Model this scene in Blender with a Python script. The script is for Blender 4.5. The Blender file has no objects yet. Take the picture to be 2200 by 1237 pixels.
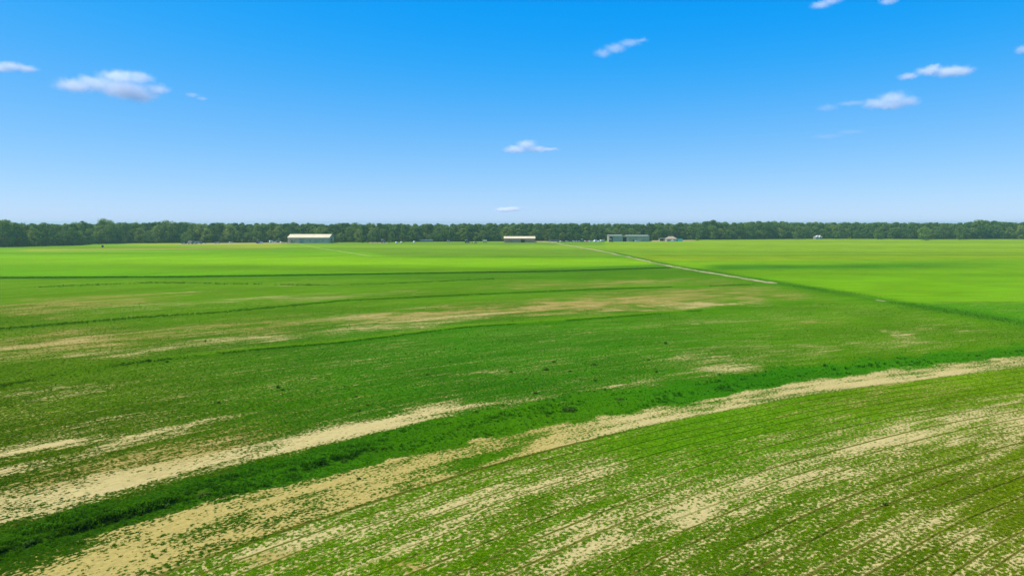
import bpy, bmesh, math, random
import numpy as np
from mathutils import Vector, Matrix

# ------------------------------------------------------------------ camera, sky, sun, exposure
SC = bpy.context.scene
COL = SC.collection
RAD = math.radians
F_PX, CX, CY, CAM_H = 1467.0, 1100.0, 618.5, 20.0     # photograph is 2200 x 1237
HORIZON = 481.0
PITCH = math.atan((CY - HORIZON) / F_PX)
cam = bpy.data.cameras.new('camera')
cam_o = bpy.data.objects.new('camera', cam); COL.objects.link(cam_o)
cam.sensor_width = 36.0; cam.lens = F_PX / 2200.0 * 36.0
cam.clip_start = 0.5; cam.clip_end = 60000.0
cam_o.location = (0, 0, CAM_H); cam_o.rotation_euler = (RAD(90) - PITCH, 0, 0)
SC.camera = cam_o

SUN_EL, SUN_AZ = RAD(60), RAD(-99)                     # azimuth clockwise from +Y: high on the left
EXPO = 0.6
SKY_STRENGTH = 0.1
world = bpy.data.worlds.new('World'); SC.world = world; world.use_nodes = True
wt = world.node_tree
bg = wt.nodes['Background']; bg.inputs[1].default_value = SKY_STRENGTH
sky = wt.nodes.new('ShaderNodeTexSky'); sky.sky_type = 'NISHITA'
sky.sun_disc = False; sky.sun_elevation = SUN_EL; sky.sun_rotation = SUN_AZ
sky.dust_density = 0.2; sky.air_density = 0.7; sky.ozone_density = 3.0
sep = wt.nodes.new('ShaderNodeSeparateColor'); com = wt.nodes.new('ShaderNodeCombineColor')
wt.links.new(sky.outputs[0], sep.inputs[0])
KS = 1.0 / (SKY_STRENGTH * 2 ** EXPO)
def wmath(op, a, b, c=None):
    n = wt.nodes.new('ShaderNodeMath'); n.operation = op
    for i, v in enumerate((a, b, c)):
        if v is None: continue
        if isinstance(v, (int, float)): n.inputs[i].default_value = v
        else: wt.links.new(v, n.inputs[i])
    return n.outputs[0]
# one even colour grade over the whole sky: deeper, more saturated blue
r_ = wmath('MULTIPLY', wmath('POWER', wmath('SMOOTH_MAX', wmath('SUBTRACT', sep.outputs[0], 1.50), 0.0, 0.55), 0.76), 0.18 * KS)
g_ = wmath('MULTIPLY', wmath('POWER', sep.outputs[1], 0.66), 0.211 * KS)
b_ = wmath('MULTIPLY', wmath('POWER', sep.outputs[2], 0.12), 0.80 * KS)
for i, s in enumerate((r_, g_, b_)): wt.links.new(s, com.inputs[i])
wt.links.new(com.outputs[0], bg.inputs[0])

sun = bpy.data.lights.new('sun', 'SUN'); sun.energy = 4.2; sun.angle = RAD(0.53); sun.color = (1.0, 0.95, 0.86)
sun_o = bpy.data.objects.new('sun', sun); COL.objects.link(sun_o)
sd = Vector((math.sin(SUN_AZ) * math.cos(SUN_EL), math.cos(SUN_AZ) * math.cos(SUN_EL), math.sin(SUN_EL)))
sun_o.rotation_euler = sd.to_track_quat('Z', 'Y').to_euler(); sun_o.location = (0, 0, 60)
vs = SC.view_settings
vs.view_transform = 'Standard'; vs.look = 'None'; vs.gamma = 1.0; vs.exposure = EXPO; vs.use_curve_mapping = False
SC.render.engine = 'CYCLES'
SC.cycles.use_denoising = True
SC.cycles.max_bounces = 12; SC.cycles.diffuse_bounces = 3; SC.cycles.volume_bounces = 12
SC.cycles.transparent_max_bounces = 8

# ------------------------------------------------------------------ helpers
random.seed(11); RNG = np.random.default_rng(11)

def ground(x, y, z=0.0):
    """photo pixel -> point on the plane at height z"""
    a = (x - CX) / F_PX; b = (CY - y) / F_PX
    dx, dy, dz = a, math.cos(PITCH) + b * math.sin(PITCH), -math.sin(PITCH) + b * math.cos(PITCH)
    t = (z - CAM_H) / dz
    return Vector((dx * t, dy * t, z))

def to_px(x, y, z=0.0):
    dz = z - CAM_H
    dep = y * math.cos(PITCH) - dz * math.sin(PITCH)
    up = y * math.sin(PITCH) + dz * math.cos(PITCH)
    return CX + F_PX * x / dep, CY - F_PX * up / dep

def lin(c):
    return tuple(((v / 255) / 12.92 if v <= 10 else ((v / 255 + 0.055) / 1.055) ** 2.4) for v in c)

_s = sun.energy * math.sin(SUN_EL) / math.pi
LIT = [(_s * c + a) * 2 ** EXPO for c, a in zip(sun.color, (0.04, 0.17, 0.55))]    # how much brighter a lit flat surface shows than its base colour
def alb(c, k=1.0):
    return tuple(min(0.85, v / l * k) for v, l in zip(lin(c), LIT))

def link(o, parent=None):
    COL.objects.link(o)
    if parent is not None: o.parent = parent
    return o

def tag(o, label=None, category=None, group=None, kind=None):
    if label: o['label'] = label
    if category: o['category'] = category
    if group: o['group'] = group
    if kind: o['kind'] = kind
    return o

def empty(name, loc, rz=0.0, scale=1.0):
    o = bpy.data.objects.new(name, None); o.location = loc; o.rotation_euler = (0, 0, rz)
    o.scale = (scale,) * 3; o.empty_display_size = 0.5
    return link(o)

class MB:
    """collects faces, builds one mesh object"""
    def __init__(s): s.v = []; s.f = []
    def add(s, vs_, fs):
        b = len(s.v); s.v += [tuple(p) for p in vs_]; s.f += [tuple(i + b for i in f) for f in fs]; return s
    def box(s, x0, x1, y0, y1, z0, z1):
        return s.add([(x0,y0,z0),(x1,y0,z0),(x1,y1,z0),(x0,y1,z0),(x0,y0,z1),(x1,y0,z1),(x1,y1,z1),(x0,y1,z1)],
                     [(3,2,1,0),(4,5,6,7),(0,1,5,4),(1,2,6,5),(2,3,7,6),(3,0,4,7)])
    def prism(s, prof, y0, y1):
        """x-z outline extruded along y"""
        n = len(prof)
        return s.add([(x, y0, z) for x, z in prof] + [(x, y1, z) for x, z in prof],
                     [tuple(range(n)), tuple(range(2*n-1, n-1, -1))] + [((i+1) % n, i, i+n, (i+1) % n + n) for i in range(n)])
    def prism_x(s, prof, x0, x1):
        n = len(prof)
        return s.add([(x0, y, z) for y, z in prof] + [(x1, y, z) for y, z in prof],
                     [tuple(range(n-1, -1, -1)), tuple(range(n, 2*n))] + [(i, (i+1) % n, (i+1) % n + n, i+n) for i in range(n)])
    def tube(s, a, b, r0, r1, n=8):
        a = Vector(a); b = Vector(b); d = (b - a).normalized()
        u = d.orthogonal().normalized(); w = d.cross(u)
        vs_ = [a + (u*math.cos(t)+w*math.sin(t))*r0 for t in [2*math.pi*i/n for i in range(n)]] + \
              [b + (u*math.cos(t)+w*math.sin(t))*r1 for t in [2*math.pi*i/n for i in range(n)]]
        return s.add(vs_, [tuple(range(n-1,-1,-1)), tuple(range(n,2*n))] + [(i,(i+1)%n,(i+1)%n+n,i+n) for i in range(n)])
    def lathe(s, prof, n=16, cx=0, cy=0):
        """(radius, z) profile about the vertical"""
        m = len(prof)
        vs_ = [(cx + r*math.cos(2*math.pi*i/n), cy + r*math.sin(2*math.pi*i/n), z) for r, z in prof for i in range(n)]
        fs = [(j*n+i, j*n+(i+1)%n, (j+1)*n+(i+1)%n, (j+1)*n+i) for j in range(m-1) for i in range(n)]
        return s.add(vs_, fs + [tuple(range(n-1,-1,-1)), tuple(range((m-1)*n, m*n))])
    def mesh(s, name, mat=None):
        me = bpy.data.meshes.new(name); me.from_pydata(s.v, [], s.f); me.update()
        if mat: me.materials.append(mat)
        return me
    def build(s, name, mat, parent=None, bevel=0.0, smooth=False):
        o = bpy.data.objects.new(name, s.mesh(name, mat))
        if smooth:
            for p in o.data.polygons: p.use_smooth = True
        if bevel:
            m = o.modifiers.new('bevel', 'BEVEL'); m.width = bevel; m.segments = 2; m.limit_method = 'ANGLE'
        return link(o, parent)

def copy_tree(o, parent=None):
    c = o.copy(); link(c, parent)
    for ch in o.children: copy_tree(ch, c)
    return c

# ------------------------------------------------------------------ materials
def new_mat(name):
    m = bpy.data.materials.new(name); m.use_nodes = True
    nt = m.node_tree; nt.nodes.clear()
    out = nt.nodes.new('ShaderNodeOutputMaterial')
    return m, nt, out

class N:
    """small wrapper to wire shader / geometry nodes"""
    def __init__(s, nt): s.nt = nt
    def put(s, sock, v):
        if v is None: return
        if hasattr(v, 'is_output') or isinstance(v, bpy.types.NodeSocket): s.nt.links.new(v, sock)
        else: sock.default_value = v
    def m(s, op, a, b=None, c=None, clamp=False):
        n = s.nt.nodes.new('ShaderNodeMath'); n.operation = op; n.use_clamp = clamp
        for i, v in enumerate((a, b, c)): s.put(n.inputs[i], v)
        return n.outputs[0]
    def vm(s, op, a, b=None):
        n = s.nt.nodes.new('ShaderNodeVectorMath'); n.operation = op
        s.put(n.inputs[0], a); s.put(n.inputs[1], b)
        return n.outputs['Value'] if op in ('LENGTH', 'DISTANCE', 'DOT_PRODUCT') else n.outputs[0]
    def noise(s, vec, scale, detail=2.0, rough=0.5):
        n = s.nt.nodes.new('ShaderNodeTexNoise')
        s.put(n.inputs['Vector'], vec); n.inputs['Scale'].default_value = scale
        n.inputs['Detail'].default_value = detail; n.inputs['Roughness'].default_value = rough
        return n.outputs[0]
    def rng(s, v, a, b, c=0.0, d=1.0, smooth=True):
        n = s.nt.nodes.new('ShaderNodeMapRange'); n.interpolation_type = 'SMOOTHSTEP' if smooth else 'LINEAR'
        s.put(n.inputs[0], v)
        for i, q in enumerate((a, b, c, d)): n.inputs[i+1].default_value = q
        return n.outputs[0]
    def mix(s, fac, a, b, mode='MIX'):
        n = s.nt.nodes.new('ShaderNodeMix'); n.data_type = 'RGBA'; n.blend_type = mode
        s.put(n.inputs[0], fac); s.put(n.inputs[6], a); s.put(n.inputs[7], b)
        return n.outputs[2]
    def attr(s, name, typ='GEOMETRY'):
        n = s.nt.nodes.new('ShaderNodeAttribute'); n.attribute_name = name; n.attribute_type = typ
        return n

def paint(name, col, rough=0.55, metal=0.0, dirt=0.15, scale=1.5, ribs=None):
    """painted / sheet surface with faint uneven weathering and optional ribs along an axis"""
    m, nt, out = new_mat(name); q = N(nt)
    b = nt.nodes.new('ShaderNodeBsdfPrincipled')
    tc = nt.nodes.new('ShaderNodeTexCoord')
    n1 = q.noise(tc.outputs['Object'], scale, 5, 0.65)
    c = q.mix(q.rng(n1, 0.35, 0.75), (*col, 1), (*[v * (1 - dirt) * 0.9 for v in col], 1))
    nt.links.new(c, b.inputs['Base Color'])
    b.inputs['Roughness'].default_value = rough; b.inputs['Metallic'].default_value = metal
    if ribs is not None:
        sx = nt.nodes.new('ShaderNodeSeparateXYZ'); nt.links.new(tc.outputs['Object'], sx.inputs[0])
        w = q.m('SINE', q.m('MULTIPLY', sx.outputs[ribs], 2 * math.pi / 0.9))
        bp = nt.nodes.new('ShaderNodeBump'); bp.inputs['Strength'].default_value = 0.5; bp.inputs['Distance'].default_value = 0.04
        nt.links.new(q.rng(w, 0.4, 0.9), bp.inputs['Height']); nt.links.new(bp.outputs[0], b.inputs['Normal'])
    nt.links.new(b.outputs[0], out.inputs[0])
    return m

def glass_mat(name, col=(0.03, 0.04, 0.05)):
    m, nt, out = new_mat(name); b = nt.nodes.new('ShaderNodeBsdfPrincipled')
    b.inputs['Base Color'].default_value = (*col, 1); b.inputs['Roughness'].default_value = 0.08
    nt.links.new(b.outputs[0], out.inputs[0]); return m

def leaf_mat(name, c0, c1, trans=0.35, var=0.25, nscale=0.35):
    m, nt, out = new_mat(name); q = N(nt)
    tc = nt.nodes.new('ShaderNodeTexCoord'); oi = nt.nodes.new('ShaderNodeObjectInfo')
    n1 = q.noise(tc.outputs['Object'], nscale, 3, 0.6)
    c = q.mix(q.rng(n1, 0.35, 0.65), (*c0, 1), (*c1, 1))
    hs = nt.nodes.new('ShaderNodeHueSaturation'); nt.links.new(c, hs.inputs['Color'])
    q.put(hs.inputs['Value'], q.m('MULTIPLY_ADD', oi.outputs['Random'], 2 * var, 1 - var))
    q.put(hs.inputs['Hue'], q.m('MULTIPLY_ADD', oi.outputs['Random'], -0.03, 0.515))
    d = nt.nodes.new('ShaderNodeBsdfDiffuse'); t = nt.nodes.new('ShaderNodeBsdfTranslucent')
    nt.links.new(hs.outputs[0], d.inputs[0]); nt.links.new(hs.outputs[0], t.inputs[0])
    mx = nt.nodes.new('ShaderNodeMixShader'); mx.inputs[0].default_value = trans
    nt.links.new(d.outputs[0], mx.inputs[1]); nt.links.new(t.outputs[0], mx.inputs[2])
    nt.links.new(mx.outputs[0], out.inputs[0])
    return m

# ------------------------------------------------------------------ field layout (on the ground plane)
def vnoise(x, y, seed=0):
    xi = np.floor(x).astype(np.int64); yi = np.floor(y).astype(np.int64)
    fx = x - xi; fy = y - yi; fx = fx*fx*(3-2*fx); fy = fy*fy*(3-2*fy)
    def h(a, b):
        n = (a * 374761393 + b * 668265263 + seed * 1274126177) & 0x7fffffff
        n = ((n ^ (n >> 13)) * 1103515245) & 0x7fffffff
        return ((n ^ (n >> 16)) & 0xffff) / 65535.0
    return (h(xi,yi)*(1-fx)+h(xi+1,yi)*fx)*(1-fy) + (h(xi,yi+1)*(1-fx)+h(xi+1,yi+1)*fx)*fy
def fbm(x, y, seed=0, o=4):
    s = 0; a = 0.5; t = 0
    for i in range(o):
        s = s + a * vnoise(x * 2**i + 17*i, y * 2**i - 9*i, seed+i); t += a; a *= 0.5
    return s / t

L0 = [(-600,1660),(-200,1450),(330,1237),(506,1171),(740,1096),(1098,985),(1206,960),(1400,911),(1733,848),(1880,828),(2200,787),(2600,745),(3200,700)]
S1 = [(-600,1420),(0,1213),(200,1152),(404,1090),(607,1036),(740,1007),(970,955),(1138,918),(1440,870),(1622,835),(1770,810),(1917,790),(2200,763),(2600,729),(3200,695)]
S2 = [(-600,1310),(0,1140),(202,1086),(405,1032),(573,990),(740,953),(869,920),(1003,889),(1206,857),(1440,827),(1560,812),(1750,788),(2000,763),(2200,747),(2600,716),(3200,690)]
LA = [(-600,930),(0,830),(110,808),(300,778),(560,750),(740,735),(1000,703),(1200,690),(1400,675),(1700,652),(2000,640),(2600,620)]
LB = [(-600,760),(0,707),(286,683),(471,671),(740,646),(996,634),(1272,622),(1440,617),(1640,611)]
LD = [(-900,599),(0,597),(400,595),(740,590),(1000,586),(1200,583),(1440,575)]
TRACK = [(1166,518.6),(1180,520),(1300,541),(1440,572),(1550,590),(1665,609)]
BANK = [(1300,540),(1440,571),(1550,588),(1665,607),(1780,625),(1900,646),(2050,670),(2200,694),(2500,745)]
BASE = [(-260,536),(0,531),(100,529),(170,527),(200,524),(300,522.5),(400,522),(560,521),(720,520.5),(900,519.5),(1080,518.5),(1300,517.5),(1420,516.5),(1500,515),(1600,514.6),(1750,513),(1900,513),(2000,514),(2200,513.6),(2460,512)]
def yi(L, X): return np.interp(X, [p[0] for p in L], [p[1] for p in L])

def smooth_line(L, step=2.0):
    P = np.array([ground(*p)[:2] for p in L]); d = np.r_[0, np.cumsum(np.hypot(*np.diff(P, axis=0).T))]
    t = np.arange(0, d[-1], step)
    Q = np.c_[np.interp(t, d, P[:,0]), np.interp(t, d, P[:,1])]
    k = np.hanning(13); k /= k.sum()
    R = np.c_[np.convolve(np.pad(Q[:,0], 6, 'edge'), k, 'valid'), np.convolve(np.pad(Q[:,1], 6, 'edge'), k, 'valid')]
    R[:4] = Q[:4]; R[-4:] = Q[-4:]
    return R, t
C0, U0 = smooth_line(L0)
def field_uv(x, y):
    """u along the contour rows, v across them (metres, negative towards the camera)"""
    u = np.empty(len(x)); v = np.empty(len(x))
    A = C0[:-1]; B = C0[1:]; AB = B - A; l2 = (AB**2).sum(1)
    for s in range(0, len(x), 20000):
        p = np.c_[x[s:s+20000], y[s:s+20000]]
        t = np.clip(((p[:,None,:]-A)*AB).sum(2)/l2, 0, 1)
        t[:, 0] = np.minimum(((p-A[0])*AB[0]).sum(1)/l2[0], 1); t[:, -1] = np.maximum(((p-A[-1])*AB[-1]).sum(1)/l2[-1], 0)
        d = p[:,None,:]-(A+t[...,None]*AB); dd = (d**2).sum(2); k = dd.argmin(1); r = np.arange(len(p))
        cr = AB[k,0]*d[r,k,1]-AB[k,1]*d[r,k,0]
        u[s:s+20000] = U0[k]+t[r,k]*np.sqrt(l2[k]); v[s:s+20000] = np.sign(cr)*np.sqrt(dd[r,k])
    return u, v

def sst(a, b, x):
    t = np.clip((x-a)/(b-a), 0, 1); return t*t*(3-2*t)

# bare patches: cx, cy, rx, ry, slope (dy/dx), strength, tone (0 pale sand, 1 brown, 2 yellow)
PATCH = [
 (2000,930,115,36,-.3,.56,0),(2130,888,90,18,-.2,.38,0),(1500,1140,190,45,-.42,.42,0),(1420,1190,110,40,-.4,.52,0),(1640,1125,110,22,-.45,.36,0),
 (1760,1020,140,38,-.35,.13,0),(1900,1000,110,32,-.35,.13,0),(2150,1205,150,50,-.45,.28,0),(2000,1185,100,45,-.45,.26,0),(1170,1065,130,40,-.3,.28,0),
 (1290,1040,110,30,-.3,.30,0),(1000,1120,160,40,-.33,.22,0),(850,1150,110,35,-.35,.20,0),(950,1060,110,25,-.3,.18,0),(700,1195,150,35,-.35,.20,0),
 (560,1225,110,25,-.35,.26,0),(1850,850,110,14,-.15,.30,2),(780,1213,26,12,-.2,.4,1),(1045,1222,22,9,-.2,.4,1),(1180,1225,70,18,-.3,.22,0),(2160,960,60,25,-.3,.22,0),
 (40,1075,120,42,-.28,.50,0),(220,1052,150,22,-.27,.44,0),(420,1000,130,18,-.26,.46,0),(600,962,130,17,-.24,.48,0),(740,925,90,22,-.22,.46,0),(860,905,80,12,-.2,.36,0),
 (960,890,90,10,-.2,.24,0),(0,998,90,9,-.2,.6,0),(110,975,90,9,-.22,.6,0),(230,950,90,8,-.2,.6,0),(340,933,80,7,-.18,.5,0),(420,915,30,4,-.2,.5,0),(500,898,50,4,-.2,.42,0),(150,945,120,14,-.2,.25,0),
 (250,1000,240,32,-.22,.36,1),(480,955,100,16,-.2,.30,1),(1080,865,160,10,-.2,.26,0),(1300,840,160,9,-.18,.24,0),(1500,800,160,14,-.16,.22,0),(1490,770,90,9,-.1,.24,0),(1620,790,90,10,-.1,.2,0),
 (1010,797,40,5,-.1,.34,0),(1160,785,70,6,-.1,.2,0),(200,735,240,20,-.1,.32,1),(340,745,190,8,-.1,.52,0),(560,702,110,15,-.06,.42,1),(560,725,60,7,-.1,.34,0),(110,722,130,12,-.1,.30,1),(60,742,130,8,-.1,.46,0),
 (800,690,110,13,-.06,.46,0),(880,680,190,12,-.08,.32,1),(1010,678,120,9,-.08,.42,0),(1190,660,200,13,-.06,.46,1),(1400,642,260,16,-.04,.42,1),(1430,655,150,9,-.04,.36,0),(1620,653,90,4,0,.46,0),(1570,625,130,12,0,.30,1),
 (1200,612,170,6,-.03,.32,1),(1400,606,200,6,-.02,.28,1),(230,645,150,7,-.06,.36,1),(80,658,130,10,-.05,.26,1),(60,676,60,5,0,.32,1),(410,629,70,2,-.06,.40,0),(300,657,120,5,-.06,.34,0),(590,643,160,4,-.05,.30,0),(780,630,70,3,-.04,.36,0),(620,611,80,2,-.05,.24,0),
 (1770,690,70,6,0,.36,1),(1930,718,32,3,0,.46,0),(2050,704,45,4,.02,.36,0),(1860,745,190,7,-.05,.24,0),(1480,694,120,4,-.04,.32,0),(1950,735,60,3,0,.3,0),(1620,680,120,4,-.04,.14,0),(1700,640,60,5,0,.2,1),
 (110,850,130,5,-.12,.26,0),(250,852,80,5,-.1,.22,0),(300,905,100,10,-.1,.16,0),(30,905,90,14,-.1,.14,0),(300,836,100,5,-.1,.18,0),
 (2330,900,120,35,-.2,.4,0),(-150,1110,90,40,-.25,.45,0),(2400,1100,150,60,-.4,.3,0)]
# green of the crop as it shows in daylight: x, y, colour
GREEN = [(1200,960,(84,148,18)),(1500,930,(80,146,18)),(1700,890,(92,155,20)),(2100,830,(104,162,24)),(2250,1050,(116,142,20)),(1900,1200,(84,130,20)),(600,1225,(92,148,24)),(1300,1120,(84,136,18)),(2100,1000,(92,140,18)),(1000,1080,(92,150,24)),
 (100,1110,(44,108,12)),(300,1085,(42,108,10)),(600,1015,(36,112,10)),(900,930,(36,122,10)),(1200,880,(34,124,12)),(1500,835,(28,126,12)),(2000,775,(48,138,12)),
 (100,900,(76,126,18)),(250,870,(62,124,14)),(600,850,(46,126,10)),(800,800,(46,128,10)),(1000,780,(40,130,10)),(1400,760,(48,134,12)),(1900,740,(72,144,16)),(2150,720,(76,152,18)),
 (300,760,(72,134,16)),(900,720,(42,142,12)),(1300,700,(52,148,16)),(1700,680,(72,156,18)),(2000,690,(84,160,20)),(600,745,(52,140,10)),(0,780,(70,136,14)),
 (200,690,(78,152,16)),(600,660,(84,154,16)),(1000,640,(86,156,20)),(1600,600,(76,156,18)),(200,620,(92,168,14)),(700,610,(86,166,12)),(1200,595,(72,156,16)),(1500,640,(74,156,18)),(1750,640,(86,166,18))]

def layout(x, y):
    """every ground colour / bareness value at world points"""
    n = len(x); y = np.maximum(y, 3.0)
    X, Y = to_px(x, y); X = np.clip(X, -900, 3200); Y = np.clip(Y, 484, 1700)
    u, v = field_uv(x, y)
    w1 = fbm(u*0.08, v*0.25, 3); w2 = fbm(u*0.35, v*0.8, 5)
    # wobble patch borders, in proportion to the distance
    dY = (Y-HORIZON)*0.07*(fbm(u*0.12, v*0.3, 9)-0.5)*2; dX = (Y-HORIZON)*0.5*(fbm(u*0.05, v*0.12, 21)-0.5)*2
    Xw = X+dX; Yw = Y+dY
    soil = np.zeros(n); tone_b = np.zeros(n); tone_y = np.zeros(n)
    for cx, cy, rx, ry, sl, st, tn in PATCH:
        a = (Xw-cx)/rx; b = (Yw-cy-sl*(Xw-cx))/ry
        k = np.exp(-(a*a+b*b)*0.9)*st*(0.85 if cy > yi(L0, cx) else 1.15)
        soil += k
        if tn == 1: tone_b += k
        if tn == 2: tone_y += k
    soil = 0.62*(1-np.exp(-soil/0.62*1.1))
    soil = soil*np.clip(-0.15+2.3*fbm(u*0.16, v*0.42, 71), 0.25, 1.5)
    e0 = yi(L0, X); e1 = yi(S1, X); e2 = yi(S2, X)
    jit = (Y-HORIZON)*0.012*(w2-0.5)*2
    crop = sst(-2, 3, Y-e0+jit*0.25)                          # drilled crop in front of the strip
    esc = (Y-HORIZON)/450
    strip = (1-crop)*sst(-4, 6, (Y-e1+jit*2)/esc)
    kx = sst(800, 1300, X); levee = (1-crop-strip)*np.clip((((Y-e2)/esc+jit*2+10*kx*(w2-0.5)*4)+4+16*kx)/(9+26*kx), 0, 1)
    levee = np.clip(levee, 0, 1)
    base = np.where(Y > 640, 0.06+0.20*(w1-0.35), 0.04+0.10*(w1-0.4))
    far = 1-sst(590, 602, Y)
    base = base*(1-far)
    # crop: speckle thins out beside the strip on the right
    cs = 0.335+0.30*(w1-0.5)+0.10*(w2-0.5)
    cs -= 0.24*np.exp(-((Y-e0)/75.0)**2)*sst(1050, 1350, X)
    cs -= 0.22*np.exp(-(((X-1470)/170)**2+((Y-950-0.25*(1470-X))/45)**2))
    cs -= 0.14*sst(1950, 2250, X)*sst(960, 1080, Y)*(1-sst(1100,1180,Y))
    tr = np.clip((Y-e1)/np.maximum(e0-e1, 1), 0, 1)           # 0 at the grass edge, 1 at the crop edge
    ss = 0.52+0.16*sst(1850, 2050, X)+0.16*sst(0.0, 0.3, tr)-0.12*sst(1150, 1500, X)+0.22*np.exp(-((X-1830)/110)**2)+0.7*(w1-0.5)+0.6*(w2-0.5)-0.06*(1-sst(150,500,X))
    ss -= 0.75*np.exp(-(((X-1060)/75)**2+((Y-(e0-16))/11)**2))+0.30*np.exp(-(((X-1010)/90)**2+((Y-(e0-34))/14)**2))
    soil = soil+0.50*np.exp(-((Y-(e2-6-0.035*(e2-HORIZON)))/(0.033*(e2-HORIZON)))**2)*(1-sst(640, 1020, X))*np.clip(0.5+1.0*w1, 0.7, 1.2)
    S = base*(1-crop-strip-levee)+soil*(1-strip-levee)*np.where(crop > 0.5, 0.95, 1.0)+crop*cs+strip*ss+levee*(-0.35)
    # weedy contour levees carry no bare ground
    for L, wd in ((LA, 4.0), (LB, 2.0)):
        S -= 0.35*np.exp(-((Y-yi(L, X))/wd)**2)*(X < 1750)
    S -= 0.4*np.exp(-((Y-yi(LD, X))/4)**2)*(X < 1450)
    S -= 0.5*sst(1300,1340,X)*np.exp(-((Y-yi(BANK, X))/(3+(Y-540)*0.05))**2)
    S = np.clip(S, -0.5, 1.0)
    # soil colour
    pale = np.array(alb((228,211,150))); brown = np.array(alb((196,176,106))); yel = np.array(alb((212,193,118)))
    tb = np.clip(tone_b/np.maximum(soil, 1e-3), 0, 1)*(1-strip); ty = np.clip(tone_y/np.maximum(soil, 1e-3), 0, 1)
    ty = np.maximum(ty*(1-strip), strip*np.clip(1.1-0.9*sst(1080, 1400, X)-0.35*(w1-0.5), 0, 1))
    soc_ = None; soc = pale*(1-tb-ty*(1-tb))[:,None]+brown*tb[:,None]+yel*(ty*(1-tb))[:,None]
    # crop green
    G = np.zeros((n,3)); W = np.zeros(n)
    zone = np.where(crop > 0.5, 2, np.where(levee+strip > 0.5, 1, 0))
    for gx, gy, c in GREEN:
        gz = 2 if gy > yi(L0, gx) else (1 if gy > yi(S2, gx) else 0)
        sy = 0.28*(gy-HORIZON)+10
        w = np.exp(-((X-gx)/330)**2-((Y-gy)/sy)**2)*np.where(zone == gz, 1, 0.0)+1e-12*np.where(zone == gz, 1, 1e-6)
        c2 = (c[0]+(16, 20, 8)[gz], c[1]-(4, 0, 2)[gz], 9)
        G += w[:,None]*np.array(alb(c2, (1.0, 1.10, 1.12)[gz])); W += w
    G /= W[:,None]
    # far fields, laid out between ditch, track and wood
    def band(mask, col, k=1.0):
        nonlocal G
        G = G*(1-(mask*k)[:,None])+np.array(alb((col[0], col[1], col[2]*0.6)))*(mask*k)[:,None]
    bx = np.where(Y < 640, np.interp(Y, [p[1] for p in BANK], [p[0] for p in BANK]), 1e9)
    bx = np.where(Y >= 640, np.interp(Y, [p[1] for p in BANK], [p[0] for p in BANK]), bx)
    right = sst(-6, 6, X-bx)
    ld = np.where(X < 1440, yi(LD, X), 575)
    left = (1-right)*(1-sst(-2, 2, Y-ld))
    fb = fbm(x*0.0022+3, y*0.024+x*0.003, 31); fh = fbm(x*0.0016-5, y*0.017+x*0.002, 33)                    # long faint strips
    band(left, (132,194,26)); band(left*sst(566,576,Y+3*fb), (118,182,18))
    band(left*(1-sst(548,553,Y))*sst(690,740,X-(Y-530)*6), (128,172,62))
    band(left*(1-sst(538,543,Y)), (140,186,66), 0.75)
    band(left*(1-sst(526,529,Y)), (112,164,84), 0.6)
    band(left*sst(700,1000,X)*np.exp(-((Y-552)/2.0)**2), (104,168,14), 0.9)
    band(left*np.exp(-((Y-541.5-0.004*(700-X))/1.3)**2)*(1-sst(640,720,X)), (110,160,24), 0.7)
    band(left*np.exp(-((Y-534.5+(X-300)*0.013)/2.2)**2)*sst(20,80,X)*(1-sst(560,640,X)), (206,196,130), 0.75)
    band(left*np.exp(-((Y-525)/1.4)**2)*sst(230,330,X)*(1-sst(580,640,X)), (196,200,118), 0.75)
    band(left*np.exp(-((Y-ld+5)/3.5)**2)*sst(1000,1300,X), (70,140,40), 0.85)
    band(right, (124,188,20)); band(right*(1-sst(546,552,Y)), (144,188,58))
    band(right*sst(548,552,Y)*(1-sst(562,570,Y+X*0.004)), (150,180,40), 0.8)
    band(right*np.exp(-((Y-548.5)/1.0)**2)*sst(1330,1420,X), (104,140,30), 0.85)
    band(right*np.exp(-((Y-543)/0.8)**2)*sst(1330,1420,X), (116,160,40), 0.5)
    band(right*np.exp(-((Y-534)/0.8)**2), (116,164,60), 0.5)
    wdg = np.exp(-((Y-574+(X-1700)*0.012)/(5.5+0.008*np.clip(X-1700,0,400)))**2)*sst(1480,1560,X)*(1-sst(1850,2300,X))
    band(right*wdg, (52,134,22), 0.85)
    band(right*np.exp(-((Y-571)/3.0)**2)*sst(1500,1560,X)*(1-sst(1640,1760,X)), (44,120,36), 0.6)
    band(right*sst(648,653,Y-0.004*(X-2000)), (82,162,22), 0.8)
    band(right*np.exp(-((Y-649)/1.0)**2)*sst(1990,2030,X), (70,130,20), 0.7)
    band(right*np.exp(-((Y-636)/1.0)**2)*sst(1900,1930,X)*(1-sst(2100,2130,X)), (90,150,20), 0.6)
    band((left+right)*(1-sst(518,526,Y)), (150,186,84), 0.35)
    fv = np.where(Y < 600, 0.68+0.64*fb, 1.0)
    G[:,0] *= np.where(Y < 600, 0.80+0.44*fh, 1.0)
    mid = 0.86+0.28*w1
    G = G*(fv*np.where(Y < 600, 1.0, mid))[:,None]
    band(np.exp(-((Y-(yi(LA, X)-4))/3.0)**2)*sst(250,500,X)*(1-sst(1400,1600,X)), (124,176,26), 0.55)  # lit levee edge painted as a brighter yellow-green band
    # the weedy banks
    bk = np.zeros(n)
    bk = np.maximum(bk, sst(1290,1330,X)*np.exp(-((Y-yi(BANK, X)+1)/(1.6+(np.maximum(Y,540)-540)*0.05))**2))
    bk = np.maximum(bk, np.exp(-((Y-ld)/1.6)**2)*(X < 1445))
    band(bk, (72,128,38), 0.75)
    # leaf litter under the wood
    by = np.interp(X, [p[0] for p in BASE], [p[1] for p in BASE])
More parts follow.
